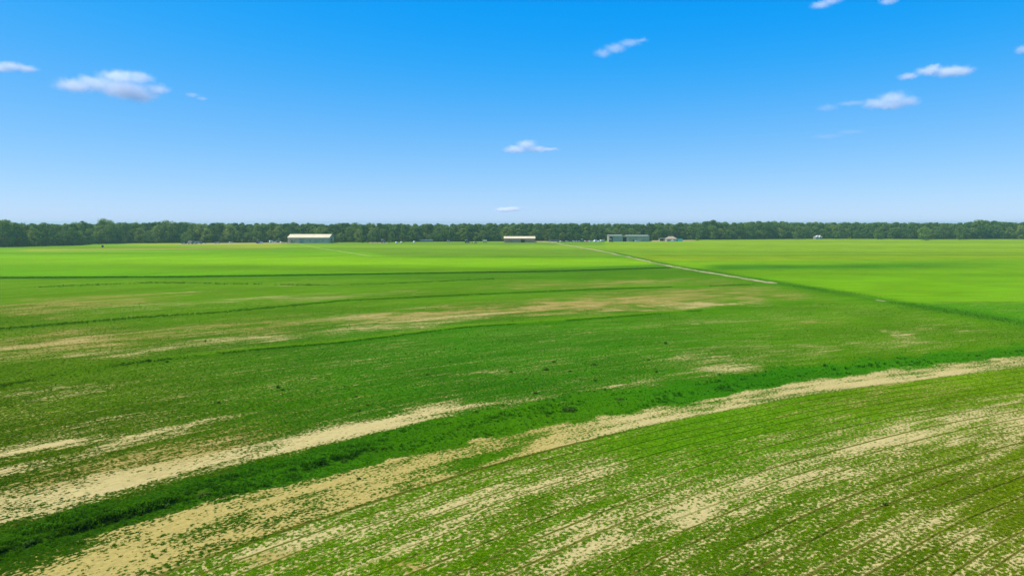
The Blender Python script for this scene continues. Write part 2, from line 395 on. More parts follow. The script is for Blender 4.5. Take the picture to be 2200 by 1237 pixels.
    wf = sst(-0.3, 0.5, by-Y)
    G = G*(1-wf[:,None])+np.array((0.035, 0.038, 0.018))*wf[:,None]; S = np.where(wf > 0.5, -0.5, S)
    tram = np.clip(crop, 0, 1)
    return dict(u=u, v=v, soil=S, soc=soc, grn=np.clip(G, 0.001, 1), tram=tram, row=row_coord(v)[0], pitch=row_coord(v)[1], crop=crop, strip=strip, levee=levee, X=X, Y=Y, e1=e1, e2=e2)

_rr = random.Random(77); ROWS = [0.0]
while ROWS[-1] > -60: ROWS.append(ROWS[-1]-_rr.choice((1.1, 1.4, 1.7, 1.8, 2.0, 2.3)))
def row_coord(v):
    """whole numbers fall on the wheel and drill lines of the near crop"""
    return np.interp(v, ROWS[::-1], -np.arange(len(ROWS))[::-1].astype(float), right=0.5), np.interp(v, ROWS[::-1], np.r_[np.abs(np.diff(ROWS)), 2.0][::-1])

def relief(d):
    """grass levee stands about 0.4 m proud, the strip beside it dips"""
    t = np.clip((d['Y']-d['e2'])/np.maximum(d['e1']-d['e2'], 1), -1, 2)
    near = sst(560, 700, d['Y'])
    z = 0.22*np.exp(-((t-0.5)/0.33)**2)*near
    z -= 0.20*np.exp(-((t-0.74)/0.08)**2)*near*np.clip(2.2*fbm(d['u']*0.06, d['v']*0+2, 43)-0.5, 0, 1)
    z += near*0.10*(fbm(d['u']*0.5, d['v']*0.9, 41)-0.5)
    return z

# ------------------------------------------------------------------ ground sheet
def speckle(q, fld, soil):
    """value above 0.5 = bare ground; the same noise places the plants"""
    n1 = q.noise(q.vm('MULTIPLY', fld, (1.0, 1.6, 1.0)), 3.1, 4, 0.68)
    n2 = q.noise(q.vm('MULTIPLY', fld, (0.11, 0.85, 1.0)), 1.0, 3, 0.6)
    return q.m('ADD', soil, q.m('ADD', q.m('MULTIPLY', q.m('SUBTRACT', n1, 0.5), 3.0), q.m('MULTIPLY', q.m('SUBTRACT', n2, 0.5), 1.25)))

EDGE_U = field_uv(*[np.array([p[i] for p in (ground(1250, 948), ground(1500, 893))]) for i in (0, 1)])[0].tolist()
def ground_material():
    m, nt, out = new_mat('field_ground'); q = N(nt)
    fld = q.attr('fld').outputs['Vector']; soil = q.attr('soil').outputs['Fac']
    grn = q.attr('grn').outputs['Color']; soc = q.attr('soc').outputs['Color']; tram = q.attr('tram').outputs['Fac']
    sp = speckle(q, fld, soil)
    # wheel and drill lines along the rows of the near crop
    sx = nt.nodes.new('ShaderNodeSeparateXYZ'); nt.links.new(fld, sx.inputs[0])
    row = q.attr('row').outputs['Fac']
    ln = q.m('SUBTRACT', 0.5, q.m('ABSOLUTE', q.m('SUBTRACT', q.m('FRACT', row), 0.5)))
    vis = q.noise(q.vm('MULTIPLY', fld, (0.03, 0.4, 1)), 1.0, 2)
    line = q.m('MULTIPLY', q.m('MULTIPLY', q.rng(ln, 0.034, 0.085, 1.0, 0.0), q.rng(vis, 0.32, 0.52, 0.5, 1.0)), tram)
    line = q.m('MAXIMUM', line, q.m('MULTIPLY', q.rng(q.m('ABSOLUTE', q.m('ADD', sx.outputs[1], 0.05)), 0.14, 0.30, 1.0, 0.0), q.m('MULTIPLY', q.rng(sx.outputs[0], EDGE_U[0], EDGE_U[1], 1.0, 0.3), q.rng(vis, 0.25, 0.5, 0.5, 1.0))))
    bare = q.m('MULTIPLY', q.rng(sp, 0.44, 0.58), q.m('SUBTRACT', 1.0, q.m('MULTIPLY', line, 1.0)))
    f1 = q.noise(q.vm('MULTIPLY', fld, (1.0, 2.0, 1)), 2.6, 4, 0.7)
    f2 = q.noise(q.vm('MULTIPLY', fld, (0.05, 1.1, 1)), 1.0, 3, 0.6)
    f3 = q.noise(fld, 0.05, 3, 0.5)
    fine = q.m('MULTIPLY', q.rng(f1, 0.3, 0.72, 0.62, 1.30, False), q.m('MULTIPLY', q.rng(f2, 0.3, 0.7, 0.88, 1.12, False), q.rng(f3, 0.3, 0.7, 0.88, 1.12, False)))
    g = q.vm('MULTIPLY', grn, fine)
    gm = q.mix(q.m('MULTIPLY', line, 1.0), g, q.vm('MULTIPLY', grn, (0.20, 0.25, 0.22)))  # rut shade painted into the line colour, along with the denser green
    s1 = q.noise(q.vm('MULTIPLY', fld, (1, 1.6, 1)), 1.7, 5, 0.7)
    so = q.vm('MULTIPLY', soc, q.rng(s1, 0.25, 0.75, 0.72, 1.18, False))
    thin = q.rng(sp, 0.10, 0.46, 0.0, 0.30)                 # sparse plants let a little soil show
    c = q.mix(thin, gm, q.vm('MULTIPLY', so, (0.60, 0.62, 0.22)))
    c = q.mix(bare, c, so)
    b = nt.nodes.new('ShaderNodeBsdfDiffuse'); nt.links.new(c, b.inputs['Color'])
    bp = nt.nodes.new('ShaderNodeBump'); bp.inputs['Strength'].default_value = 0.55; bp.inputs['Distance'].default_value = 0.10
    hgt = q.m('ADD', q.m('MULTIPLY', f1, 1.0), q.m('MULTIPLY', q.m('SUBTRACT', 1.0, bare), 0.7))
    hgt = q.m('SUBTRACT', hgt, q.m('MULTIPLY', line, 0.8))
    nt.links.new(hgt, bp.inputs['Height']); nt.links.new(bp.outputs[0], b.inputs['Normal'])
    nt.links.new(b.outputs[0], out.inputs[0])
    return m

def build_ground():
    ang = np.r_[np.arange(-180, -43, 4.0), np.arange(-43, 43.01, 0.115), np.arange(46, 180, 4.0)]
    ys = np.r_[np.arange(1700, 1240, -6.0), np.arange(1240, 640, -2.4), np.arange(640, 488, -1.0)]
    rad = CAM_H / np.tan(np.arctan((ys-CY)/F_PX)+PITCH)
    rad = np.r_[3.0, 10.0, 16.0, rad[rad > 17], 5200.0]
    A, R = np.meshgrid(np.radians(ang), rad)
    x = (R*np.sin(A)).ravel(); y = (R*np.cos(A)).ravel()
    na, nr = len(ang), len(rad)
    wedge = (np.abs(A.ravel()) < RAD(43.2)) & (R.ravel() < 2800)
    d = layout(x, y)
    z = np.where(wedge, relief(d), 0.0)
    i = np.arange(nr-1)[:,None]*na; j = np.arange(na)[None,:]; j2 = (j+1) % na
    F = np.stack([i+j, i+j2, i+na+j2, i+na+j], -1).reshape(-1, 4)[:, ::-1]
    nv = len(x)
    co = np.c_[x, y, z]; co = np.vstack([co, [[0, 0, 0]]])
    tri = np.stack([np.full(na, nv), (np.arange(na)+1) % na, np.arange(na)], -1)
    me = bpy.data.meshes.new('ground')
    me.vertices.add(len(co)); me.vertices.foreach_set('co', co.astype(np.float32).ravel())
    me.loops.add(F.size+tri.size); me.loops.foreach_set('vertex_index', np.r_[F.ravel(), tri.ravel()].astype(np.int32))
    me.polygons.add(len(F)+len(tri))
    me.polygons.foreach_set('loop_start', np.r_[np.arange(len(F))*4, len(F)*4+np.arange(len(tri))*3].astype(np.int32))
    me.polygons.foreach_set('loop_total', np.r_[np.full(len(F), 4), np.full(len(tri), 3)].astype(np.int32))
    me.update(); me.validate()
    def put(name, typ, arr, fld):
        a = me.attributes.new(name, typ, 'POINT'); a.data.foreach_set(fld, np.ascontiguousarray(arr, dtype=np.float32).ravel())
    app = lambda a: np.vstack([a, a[:1]]) if a.ndim == 2 else np.r_[a, a[:1]]
    put('fld', 'FLOAT_VECTOR', app(np.c_[d['u'], d['v'], np.zeros(nv)]), 'vector')
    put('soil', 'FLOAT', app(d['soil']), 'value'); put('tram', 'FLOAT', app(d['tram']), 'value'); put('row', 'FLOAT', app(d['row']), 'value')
    put('grn', 'FLOAT_COLOR', app(np.c_[d['grn'], np.ones(nv)]), 'color')
    put('soc', 'FLOAT_COLOR', app(np.c_[d['soc'], np.ones(nv)]), 'color')
    me.polygons.foreach_set('use_smooth', np.ones(len(me.polygons), dtype=bool))
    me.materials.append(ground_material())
    o = link(bpy.data.objects.new('ground', me)); tag(o, 'flat green farmland with bare sandy patches', kind='structure')
    return o
build_ground()

# ------------------------------------------------------------------ plants of the near crop and the weedy levees
def blade_material():
    m, nt, out = new_mat('crop_blades'); q = N(nt)
    g = q.attr('grn', 'INSTANCER').outputs['Color']; oi = nt.nodes.new('ShaderNodeObjectInfo')
    c = q.vm('SCALE', g); sc = c.node; nt.links.new(q.m('MULTIPLY_ADD', oi.outputs['Random'], 0.8, 1.25), sc.inputs['Scale'])
    dd = nt.nodes.new('ShaderNodeBsdfDiffuse'); t = nt.nodes.new('ShaderNodeBsdfTranslucent')
    nt.links.new(c, dd.inputs[0]); nt.links.new(c, t.inputs[0])
    mx = nt.nodes.new('ShaderNodeMixShader'); mx.inputs[0].default_value = 0.45
    nt.links.new(dd.outputs[0], mx.inputs[1]); nt.links.new(t.outputs[0], mx.inputs[2]); nt.links.new(mx.outputs[0], out.inputs[0])
    return m
BLADES = blade_material()

def tuft_mesh(seed, nb, rad, h, w):
    r = random.Random(seed); mb = MB()
    for i in range(nb):
        a = r.uniform(0, 6.283); rr = rad*math.sqrt(r.random())*0.6
        bx, by = rr*math.cos(a), rr*math.sin(a)
        a2 = a+r.uniform(-0.9, 0.9); ln = r.uniform(0.5, 1.0)*rad; hh = h*r.uniform(0.6, 1.1)
        dx, dy = math.cos(a2), math.sin(a2); px, py = -dy*w*0.5, dx*w*0.5
        m1 = (bx+dx*ln*0.4, by+dy*ln*0.4, hh*0.75); tip = (bx+dx*ln, by+dy*ln, hh*r.uniform(0.7, 1.0))
        mb.add([(bx-px*0.6, by-py*0.6, -0.02), (bx+px*0.6, by+py*0.6, -0.02), (m1[0]+px, m1[1]+py, m1[2]), (m1[0]-px, m1[1]-py, m1[2]), tip],
               [(0,1,2,3), (3,2,4)])
    return mb.mesh('tuft', BLADES)

def scatter(name, pts, att, proto_mesh, label, cat, use_speckle):
    me = bpy.data.meshes.new(name); n = len(pts)
    me.vertices.add(n); me.vertices.foreach_set('co', pts.astype(np.float32).ravel())
    for k, (typ, fld, arr) in att.items():
        a = me.attributes.new(k, typ, 'POINT'); a.data.foreach_set(fld, np.ascontiguousarray(arr, dtype=np.float32).ravel())
    o = link(bpy.data.objects.new(name, me))
    proto = bpy.data.objects.new('tuft_source', proto_mesh)
    ng = bpy.data.node_groups.new(name, 'GeometryNodeTree')
    ng.interface.new_socket('Geometry', in_out='INPUT', socket_type='NodeSocketGeometry')
    ng.interface.new_socket('Geometry', in_out='OUTPUT', socket_type='NodeSocketGeometry')
    q = N(ng); gi = ng.nodes.new('NodeGroupInput'); go = ng.nodes.new('NodeGroupOutput')
    def nattr(nm, typ):
        a = ng.nodes.new('GeometryNodeInputNamedAttribute'); a.data_type = typ; a.inputs['Name'].default_value = nm
        return a.outputs[0]
    geo = gi.outputs[0]
    if use_speckle:
        sp = speckle(q, nattr('fld', 'FLOAT_VECTOR'), nattr('soil', 'FLOAT'))
        cmp_ = ng.nodes.new('FunctionNodeCompare'); cmp_.data_type = 'FLOAT'; cmp_.operation = 'GREATER_THAN'
        ng.links.new(sp, cmp_.inputs[0]); cmp_.inputs[1].default_value = 0.50
        dl = ng.nodes.new('GeometryNodeDeleteGeometry'); ng.links.new(geo, dl.inputs['Geometry']); ng.links.new(cmp_.outputs[0], dl.inputs['Selection'])
        geo = dl.outputs[0]
    ob = ng.nodes.new('GeometryNodeObjectInfo'); ob.inputs['Object'].default_value = proto; ob.inputs['As Instance'].default_value = True
    ip = ng.nodes.new('GeometryNodeInstanceOnPoints')
    ng.links.new(geo, ip.inputs['Points']); ng.links.new(ob.outputs['Geometry'], ip.inputs['Instance'])
    rv = ng.nodes.new('FunctionNodeRandomValue'); rv.data_type = 'FLOAT_VECTOR'
    rv.inputs[0].default_value = (-0.12, -0.12, 0); rv.inputs[1].default_value = (0.12, 0.12, 6.283)
    ng.links.new(rv.outputs[0], ip.inputs['Rotation'])
    ng.links.new(nattr('sc', 'FLOAT'), ip.inputs['Scale'])
    ng.links.new(ip.outputs[0], go.inputs[0])
    md = o.modifiers.new('plants', 'NODES'); md.node_group = ng
    return tag(o, label, cat, kind='stuff')

def sample_px(n, x0, x1, y0, y1):
    X = RNG.uniform(x0, x1, n); Y = RNG.uniform(y0, y1, n)
    b = (CY-Y)/F_PX; dz = -math.sin(PITCH)+b*math.cos(PITCH); t = -CAM_H/dz
    return (X-CX)/F_PX*t, (math.cos(PITCH)+b*math.sin(PITCH))*t

def attrs(d, sc, k=None):
    g = d['grn'] if k is None else d['grn']*k[:,None]
    return dict(fld=('FLOAT_VECTOR', 'vector', np.c_[d['u'], d['v'], np.zeros(len(sc))]), soil=('FLOAT', 'value', d['soil']),
                grn=('FLOAT_COLOR', 'color', np.c_[g, np.ones(len(sc))]), sc=('FLOAT', 'value', sc))

def pick(d, m):
    return {k: v[m] for k, v in d.items()}

x, y = sample_px(230000, -320, 2520, 650, 1340)
d = layout(x, y); dist = np.hypot(x, y)
sc = RNG.uniform(0.6, 1.2, len(x))*(0.8+0.5*np.clip((dist-40)/100, 0, 1.4))
vv = d['crop'] < 0.5
fr = np.abs(d['row']-np.round(d['row']))*d['pitch']
keep = vv | (fr > 0.16); d = pick(d, keep); x = x[keep]; y = y[keep]; sc = sc[keep]; vv = vv[keep]
for nm, msk, lab, seed in (('crop_plants', ~vv, 'young yellowish green crop plants in drilled rows nearest the camera', 3),
                           ('field_plants', vv, 'low deep green plants covering the field beyond the sandy strip', 4)):
    dm = pick(d, msk); s_ = sc[msk]
    pts = np.c_[x[msk], y[msk], relief(dm)]
    scatter(nm, pts, attrs(dm, s_), tuft_mesh(seed, 9, 0.13, 0.055, 0.04), lab, 'plants', True)

# taller grass on the levee between sandy strip and field
x, y = sample_px(70000, -320, 2520, 690, 1400)
d = layout(x, y); m = d['levee'] > RNG.uniform(0.2, 0.9, len(x))
clump = fbm(d['u']*0.25, d['v']*0.7, 51)
m &= clump+0.25*(RNG.random(len(x))-0.5) > 0.46
d = pick(d, m); x = x[m]; y = y[m]; clump = clump[m]
tt = (d['Y']-d['e2'])/np.maximum(d['e1']-d['e2'], 1); edge = np.exp(-((tt-0.66)/0.07)**2)
scatter('levee_grass', np.c_[x, y, relief(d)], attrs(d, (0.35+1.3*np.clip(clump-0.45, 0, 0.4)/0.4*RNG.uniform(0.3, 1, len(x)))*(1+0.6*edge), RNG.uniform(0.8, 1.5, len(x))*(1-0.35*edge)),
        tuft_mesh(7, 16, 0.24, 0.30, 0.05), 'tall lush green grass along the raised levee beside the sandy strip', 'grass', False)

def line_points(L, n, wd, x0, x1, gap=0.0, seed=60, power=1.0):
    """points along a ground polyline, spread over a width in metres"""
    P = [ground(px, py) for px, py in L]; Q = np.array([(p.x, p.y) for p in P])
    s = np.r_[0, np.cumsum(np.hypot(*np.diff(Q, axis=0).T))]
    px = np.array([p[0] for p in L], float)
    t = RNG.uniform(np.interp(x0, px, s), np.interp(x1, px, s), n)
    xx = np.interp(t, s, Q[:,0]); yy = np.interp(t, s, Q[:,1])
    k = np.clip(np.searchsorted(s, t)-1, 0, len(s)-2); dv = Q[k+1]-Q[k]; dv /= np.hypot(dv[:,0], dv[:,1])[:,None]
    o = RNG.normal(0, wd*0.5, n); xx = xx-dv[:,1]*o; yy = yy+dv[:,0]*o
    keep = fbm(t*0.06, o*0.2, seed) > gap
    return xx[keep], yy[keep]
LC = [(20,620),(320,607),(700,613),(850,609),(1000,602),(1060,599)]
for nm, L, n, wd, x0, x1, gap, scl, lab, kk in (
    ('levee_weeds', LA, 4000, 0.9, -300, 1500, 0.36, 0.5, 'thin line of weeds along the curving contour levee in mid field', 1.0),
    ('levee_weeds', LB, 3600, 1.5, -300, 1640, 0.40, 0.75, 'broken dark weed line on the levee beyond the tan patches', 0.9),
    ('levee_weeds', LC, 900, 2.4, 20, 1060, 0.52, 1.1, 'scattered dark weed tufts just in front of the long ditch', 0.9),
    ('ditch_grass', LD, 9000, 2.4, -700, 1440, 0.25, 1.25, 'dark tall grass along the long straight ditch across the fields', 0.9),
    ('track_bank_grass', BANK, 5000, 3.8, 1310, 2500, 0.42, 0.72, 'dark rough grass bank running beside and beyond the dirt track', 1.5)):
    x, y = line_points(L, n, wd, x0, x1, gap, seed=len(lab))
    d = layout(x, y)
    scatter(nm, np.c_[x, y, np.zeros(len(x))], attrs(d, scl*RNG.uniform(0.5, 1.2, len(x)), np.full(len(x), kk)),
            tuft_mesh(len(lab), 14, 0.26, 0.34, 0.07), lab, 'grass', False)

# ------------------------------------------------------------------ dirt track, side path, yards
def dirt_material(name, col, grass):
    m, nt, out = new_mat(name); q = N(nt)
    tc = nt.nodes.new('ShaderNodeTexCoord'); P = tc.outputs['Object']
    n1 = q.noise(P, 0.35, 6, 0.65); n2 = q.noise(P, 2.2, 4, 0.6); n3 = q.noise(P, 0.08, 3, 0.6)
    c = q.mix(q.rng(n1, 0.3, 0.7), (*[v*0.78 for v in col], 1), (*[min(0.8, v*1.12) for v in col], 1))
    c = q.mix(q.m('MULTIPLY', q.rng(q.m('ADD', n2, n3), 1.02, 1.2), grass), c, (*alb((96,148,40)), 1))
    b = nt.nodes.new('ShaderNodeBsdfPrincipled'); b.inputs['Roughness'].default_value = 0.95; b.inputs['Specular IOR Level'].default_value = 0.05
    nt.links.new(c, b.inputs['Base Color']); nt.links.new(b.outputs[0], out.inputs[0])
    return m
DIRT = dirt_material('track_dirt', alb((206,196,150)), 0.9)
PATHM = dirt_material('path_dirt', alb((200,214,120)), 0.6)
YARD = dirt_material('yard_dirt', alb((208,190,138)), 0.5)

def ribbon(name, L, w, z, mat, label, frays=0.35, seg=3.0):
    P = [ground(*p) for p in L]; pts = []
    for a, b in zip(P[:-1], P[1:]):
        k = max(1, int((b-a).length/seg)); pts += [a.lerp(b, i/k) for i in range(k)]
    pts.append(P[-1]); vs_ = []; fs = []; r = random.Random(len(label))
    for i, p in enumerate(pts):
        t = (pts[min(i+1, len(pts)-1)]-pts[max(i-1, 0)]).normalized(); nn = Vector((-t.y, t.x, 0))
        ww = [w*0.5*(1+frays*r.uniform(-1, 1)) for _ in range(2)]
        vs_ += [(p.x+nn.x*ww[0], p.y+nn.y*ww[0], z), (p.x, p.y, z+0.02), (p.x-nn.x*ww[1], p.y-nn.y*ww[1], z)]
        if i: b = 3*i; fs += [(b-3, b-2, b+1, b), (b-2, b-1, b+2, b+1)]
    o = MB().add(vs_, [f[::-1] for f in fs]).build(name, mat, smooth=True)
    return tag(o, label, kind='structure')
ribbon('dirt_track', TRACK, 3.4, 0.03, DIRT, 'pale dirt farm track running from the buildings across the fields')
ribbon('dirt_track', [(1882,644),(1902,648)], 0.9, 0.03, DIRT, 'short pale bare stretch of track on the grass bank')
ribbon('farm_path', [(622,521.8),(660,528),(690,534),(745,542),(800,551)], 1.7, 0.03, PATHM, 'faint pale path from the cream roofed barn into the bright field', 0.6)
def yard(L, label, z=0.025):
    o = MB().add([(*ground(*p)[:2], z) for p in L], [tuple(range(len(L)))]).build('dirt_yard', YARD)
    if o.data.polygons[0].normal.z < 0: o.data.flip_normals()
    return tag(o, label, kind='structure')
yard([(1120,519.6),(1205,520.2),(1206,518.2),(1130,517.6)], 'bare dirt yard beside the red walled shed')
yard([(1396,518.6),(1432,518.8),(1434,516.2),(1400,515.8)], 'pale sandy yard between the grey sheds and the house')
yard([(1464,518.0),(1496,516.8),(1490,515.4),(1467,515.8)], 'tan bare ground right of the turquoise container')
yard([(380,525.6),(640,522.6),(640,521.4),(440,522.4),(384,523.8)], 'trampled dirt strip under the parked machinery')
yard([(790,522.0),(830,522.3),(832,521.0),(796,520.8)], 'brown bare earth by the scrubby bushes')

# ------------------------------------------------------------------ trees
BARK = paint('bark', (0.09, 0.07, 0.05), 0.9, dirt=0.4)
LEAF = [leaf_mat('leaf_deep', (0.075, 0.140, 0.026), (0.130, 0.220, 0.045)),
        leaf_mat('leaf_mid', (0.100, 0.170, 0.030), (0.170, 0.250, 0.048)),
        leaf_mat('leaf_yellow', (0.145, 0.205, 0.032), (0.230, 0.290, 0.056))]
def leaf_quads(mb, r, c, rad, n, size, squash=0.8):
    for _ in range(n):
        d = Vector((r.gauss(0,1), r.gauss(0,1), r.gauss(0,1)+0.25)).normalized()
        p = Vector(c)+Vector((d.x, d.y, d.z*squash))*rad*r.uniform(0.55, 1.05)
        nrm = (d+Vector((r.gauss(0,.28), r.gauss(0,.28), r.gauss(0,.28)))).normalized()
        u = nrm.orthogonal().normalized(); u.rotate(Matrix.Rotation(r.uniform(0, 6.28), 3, nrm)); w = nrm.cross(u)
        s = size*r.uniform(0.6, 1.3)
        mb.add([p-u*s, p-w*s*0.6, p+u*s, p+w*s*0.6], [(0,1,2,3)])

def tree_meshes(seed, H=20.0, R=4.6, low=0.16, nclump=46, nleaf=46, mat=0, size=0.42):
    """trunk with limbs reaching into the crown; crown of leaf clumps"""
    r = random.Random(seed); tb = MB(); cb = MB()
    bend = [Vector((r.uniform(-.3,.3)*k, r.uniform(-.3,.3)*k, H*t)) for k, t in ((0,0),(1,.18),(1.6,.36),(2,.56),(2.2,.8))]
    for i in range(4): tb.tube(bend[i]-Vector((0,0,0.15 if i == 0 else 0)), bend[i+1], H*(0.019-0.0036*i), H*(0.019-0.0036*(i+1)), 7)
    tops = []
    for i in range(nclump):
        a = r.uniform(0, 6.283); e = r.random()
        z = low+(0.97-low)*e**0.85
        prof = math.sin(math.pi*min(1, max(0.0, (z-low)/(1-low)))**0.72)**0.55      # broad shoulders, rounded top
        rr = R*prof*math.sqrt(r.uniform(0.25, 1.0))*r.uniform(0.8, 1.08)
        tops.append(Vector((rr*math.cos(a), rr*math.sin(a), z*H*r.uniform(0.95, 1.02))))
    tops.append(Vector((r.uniform(-1,1), r.uniform(-1,1), H*0.95)))
    for c in tops: leaf_quads(cb, r, c, R*r.uniform(0.20, 0.42), nleaf, size)
    for c in r.sample(tops, min(7, len(tops))):
        b = bend[2 if c.z < H*0.6 else 3]; tb.tube(b, b.lerp(c, 0.85), H*0.007, H*0.002, 5)
    return tb.mesh('trunk', BARK), cb.mesh('crown', LEAF[mat])

TREES = [tree_meshes(s, 20.0, R, low*0.6+0.01, int(n*1.15), 60, m, 0.46) for s, R, low, n, m in
         ((1,6.2,.12,44,0),(2,7.2,.08,54,1),(3,5.2,.20,36,1),(4,7.8,.10,58,1),(5,6.0,.05,46,0),(6,6.6,.14,48,2),(7,5.0,.10,38,0),(8,6.8,.05,52,2))]
TMAT = (0, 1, 1, 1, 0, 2, 0, 2)
OPEN = [tree_meshes(s, 11.0, R, low, n, 44, m, 0.32) for s, R, low, n, m in ((21,5.2,.14,60,1),(22,4.6,.05,56,2),(23,4.2,.22,40,1))]
BUSH = [tree_meshes(s, 4.0, 2.0, 0.04, 22, 40, m, 0.20) for s, m in ((31,0),(32,1),(33,2))]

def tree(src, loc, scale, rz, label, group=None, name='broadleaf_tree', cat='tree', xy=1.0):
    o = empty(name, loc, rz); o.scale = (scale*xy, scale*xy, scale)
    for nm, me in zip(('trunk', 'crown'), src): link(bpy.data.objects.new(nm, me), o)
    return tag(o, label, cat, group)

TOP = [(-260,476),(0,475),(30,477),(50,482),(100,482),(160,481.5),(225,479),(260,479),(300,481),(360,478),(400,480),(480,480.5),(560,481),(700,480.5),(900,482.5),(1100,481.5),(1300,481.5),(1420,480.5),(1500,479),(1530,477),(1560,479.5),(1650,477),(1700,478.5),(1800,479.5),(1900,479.5),(2000,480),(2060,479.5),(2100,475.5),(2150,477.5),(2200,479),(2460,478)]
SECT = [(0,150,'wood left of the lone round bale'),(150,330,'wood edge just behind the lone round bale'),(330,470,'wood edge behind the parked machinery'),
        (470,615,'wood edge between the machinery and the cream roofed barn'),(615,725,'wood edge directly behind the cream roofed barn'),(725,900,'wood edge behind the scrubby bushes right of the barn'),
        (900,1075,'wood edge behind the low grey trailer'),(1075,1180,'wood edge behind the red walled shed'),(1180,1305,'wood edge behind the row of parked vehicles'),
        (1305,1400,'wood edge behind the pair of grey sheds'),(1400,1500,'wood edge behind the tan roofed house'),(1500,1700,'wood between the turquoise container and white house'),
        (1700,1800,'wood edge around the white house'),(1800,2000,'wood edge with open trunks right of the white house'),(2000,2200,'far right end of the wood')]
rt = random.Random(5)
xpx = -70.0
while xpx < 2275:
    yb = float(yi(BASE, xpx)); g = ground(xpx, yb); dist = g.y
    step = 8.2*rt.uniform(0.7, 1.3)
    top = float(yi(TOP, xpx)); Hn = CAM_H+(HORIZON-top)*dist/F_PX
    fac = rt.choice((0.50, 0.62, 0.70, 0.78, 0.84, 0.95)); Hn *= fac*rt.uniform(0.95, 1.04)
    k = rt.randrange(len(TREES))
    lab = None
    for a, b, s in SECT:
        if (a <= xpx < b) or (xpx < 0 and a == 0) or (xpx >= 2200 and b == 2200): lab = s
    tree(TREES[k], (g.x, g.y+rt.uniform(1, 8), 0), Hn/20, rt.uniform(0, 6.28), ('short ' if fac < 0.6 else 'medium-height ' if fac < 0.8 else 'tall ')+('dark green', 'mid-green', 'yellowish green')[TMAT[k]]+' tree in the '+lab, 'trees of the '+lab, xy=rt.uniform(0.85, 1.2)*(20/Hn)**0.75)
    xpx += step*F_PX/dist

# the depth of the wood behind its edge: one mass
def wood():
    pts = []; hs = []
    for row in range(1, 9):
        xp = -330.0
        while xp < 2540:
            yb = float(yi(BASE, xp)); g = ground(min(max(xp, -300), 2500), yb)
            top = float(yi(TOP, xp)); d2 = g.y+6+row*9+rt.uniform(-3, 3)
            Hn = (CAM_H+(HORIZON-top)*d2/F_PX)*rt.choice((0.82, 0.9, 0.95, 0.98, 1.02))*rt.uniform(0.97, 1.03)
            pts.append(((xp-CX)/F_PX*d2*1.0, d2, 0.0)); hs.append(Hn/20)
            if row < 5:                                        # undergrowth between the trunks
                pts.append(((xp-CX)/F_PX*d2+rt.uniform(-4, 4), d2-rt.uniform(2, 6), -0.8)); hs.append(rt.uniform(0.22, 0.42))
            xp += 8.6*rt.uniform(0.75, 1.3)*F_PX/g.y
    pts = np.array(pts); n = len(pts)
    protos = bpy.data.collections.new('wood_sources')
    for i, (t, c) in enumerate(TREES):
        me = bpy.data.meshes.new('wood_tree'); bm = bmesh.new(); bm.from_mesh(t); k = len(bm.faces); bm.from_mesh(c)
        bm.faces.ensure_lookup_table()
        for f in bm.faces[k:]: f.material_index = 1
        bm.to_mesh(me); bm.free(); me.materials.append(BARK); me.materials.append(c.materials[0])
        protos.objects.link(bpy.data.objects.new('wood_tree', me))
    me = bpy.data.meshes.new('wood'); me.vertices.add(n); me.vertices.foreach_set('co', pts.astype(np.float32).ravel())
    a = me.attributes.new('sc', 'FLOAT', 'POINT'); a.data.foreach_set('value', np.array(hs, dtype=np.float32))
    o = link(bpy.data.objects.new('wood', me))
    ng = bpy.data.node_groups.new('wood', 'GeometryNodeTree')
    ng.interface.new_socket('Geometry', in_out='INPUT', socket_type='NodeSocketGeometry'); ng.interface.new_socket('Geometry', in_out='OUTPUT', socket_type='NodeSocketGeometry')
    gi = ng.nodes.new('NodeGroupInput'); go = ng.nodes.new('NodeGroupOutput')
    ci = ng.nodes.new('GeometryNodeCollectionInfo'); ci.inputs['Collection'].default_value = protos; ci.inputs['Separate Children'].default_value = True; ci.inputs['Reset Children'].default_value = True
    ip = ng.nodes.new('GeometryNodeInstanceOnPoints'); ip.inputs['Pick Instance'].default_value = True
    rv = ng.nodes.new('FunctionNodeRandomValue'); rv.data_type = 'FLOAT_VECTOR'; rv.inputs[0].default_value = (0,0,0); rv.inputs[1].default_value = (0,0,6.283)
    na = ng.nodes.new('GeometryNodeInputNamedAttribute'); na.data_type = 'FLOAT'; na.inputs['Name'].default_value = 'sc'
    ng.links.new(gi.outputs[0], ip.inputs['Points']); ng.links.new(ci.outputs[0], ip.inputs['Instance'])
    ng.links.new(rv.outputs[0], ip.inputs['Rotation']); ng.links.new(na.outputs[0], ip.inputs['Scale']); ng.links.new(ip.outputs[0], go.inputs[0])
    o.modifiers.new('trees', 'NODES').node_group = ng
    tag(o, 'dense green wood stretching back behind its front row of trees', 'wood', kind='stuff')
wood()

# trees that stand out: pixel x, pixel y of the foot, height in pixels, mesh, width factor, label
def lone(px, py, hpx, src, wf, label, name='broadleaf_tree', cat='tree', group=None, H0=11.0, dz=0):
    g = ground(px, py); h = hpx*g.y/F_PX
    return tree(src, g, h/H0, px*0.37, label, group, name, cat, xy=wf)
lone(400, 523, 22, OPEN[0], 1.1, 'round domed tree standing alone in front of the wood by the machinery')
lone(772, 520.6, 27, OPEN[1], 1.0, 'tall yellow-green bushy tree right of the cream roofed barn')
lone(800, 520.4, 25, OPEN[0], 0.9, 'dark tree with flat crown right of the yellow-green bushy tree')
lone(842, 520.0, 21, OPEN[1], 0.9, 'light green tree behind the white plastic tanks')
lone(320, 522.8, 24, OPEN[2], 1.2, 'broad spreading tree in front of the wood left of the machinery')
lone(1838, 514.6, 20, OPEN[2], 0.9, 'dark lollipop shaped tree on a short trunk in the open grass')
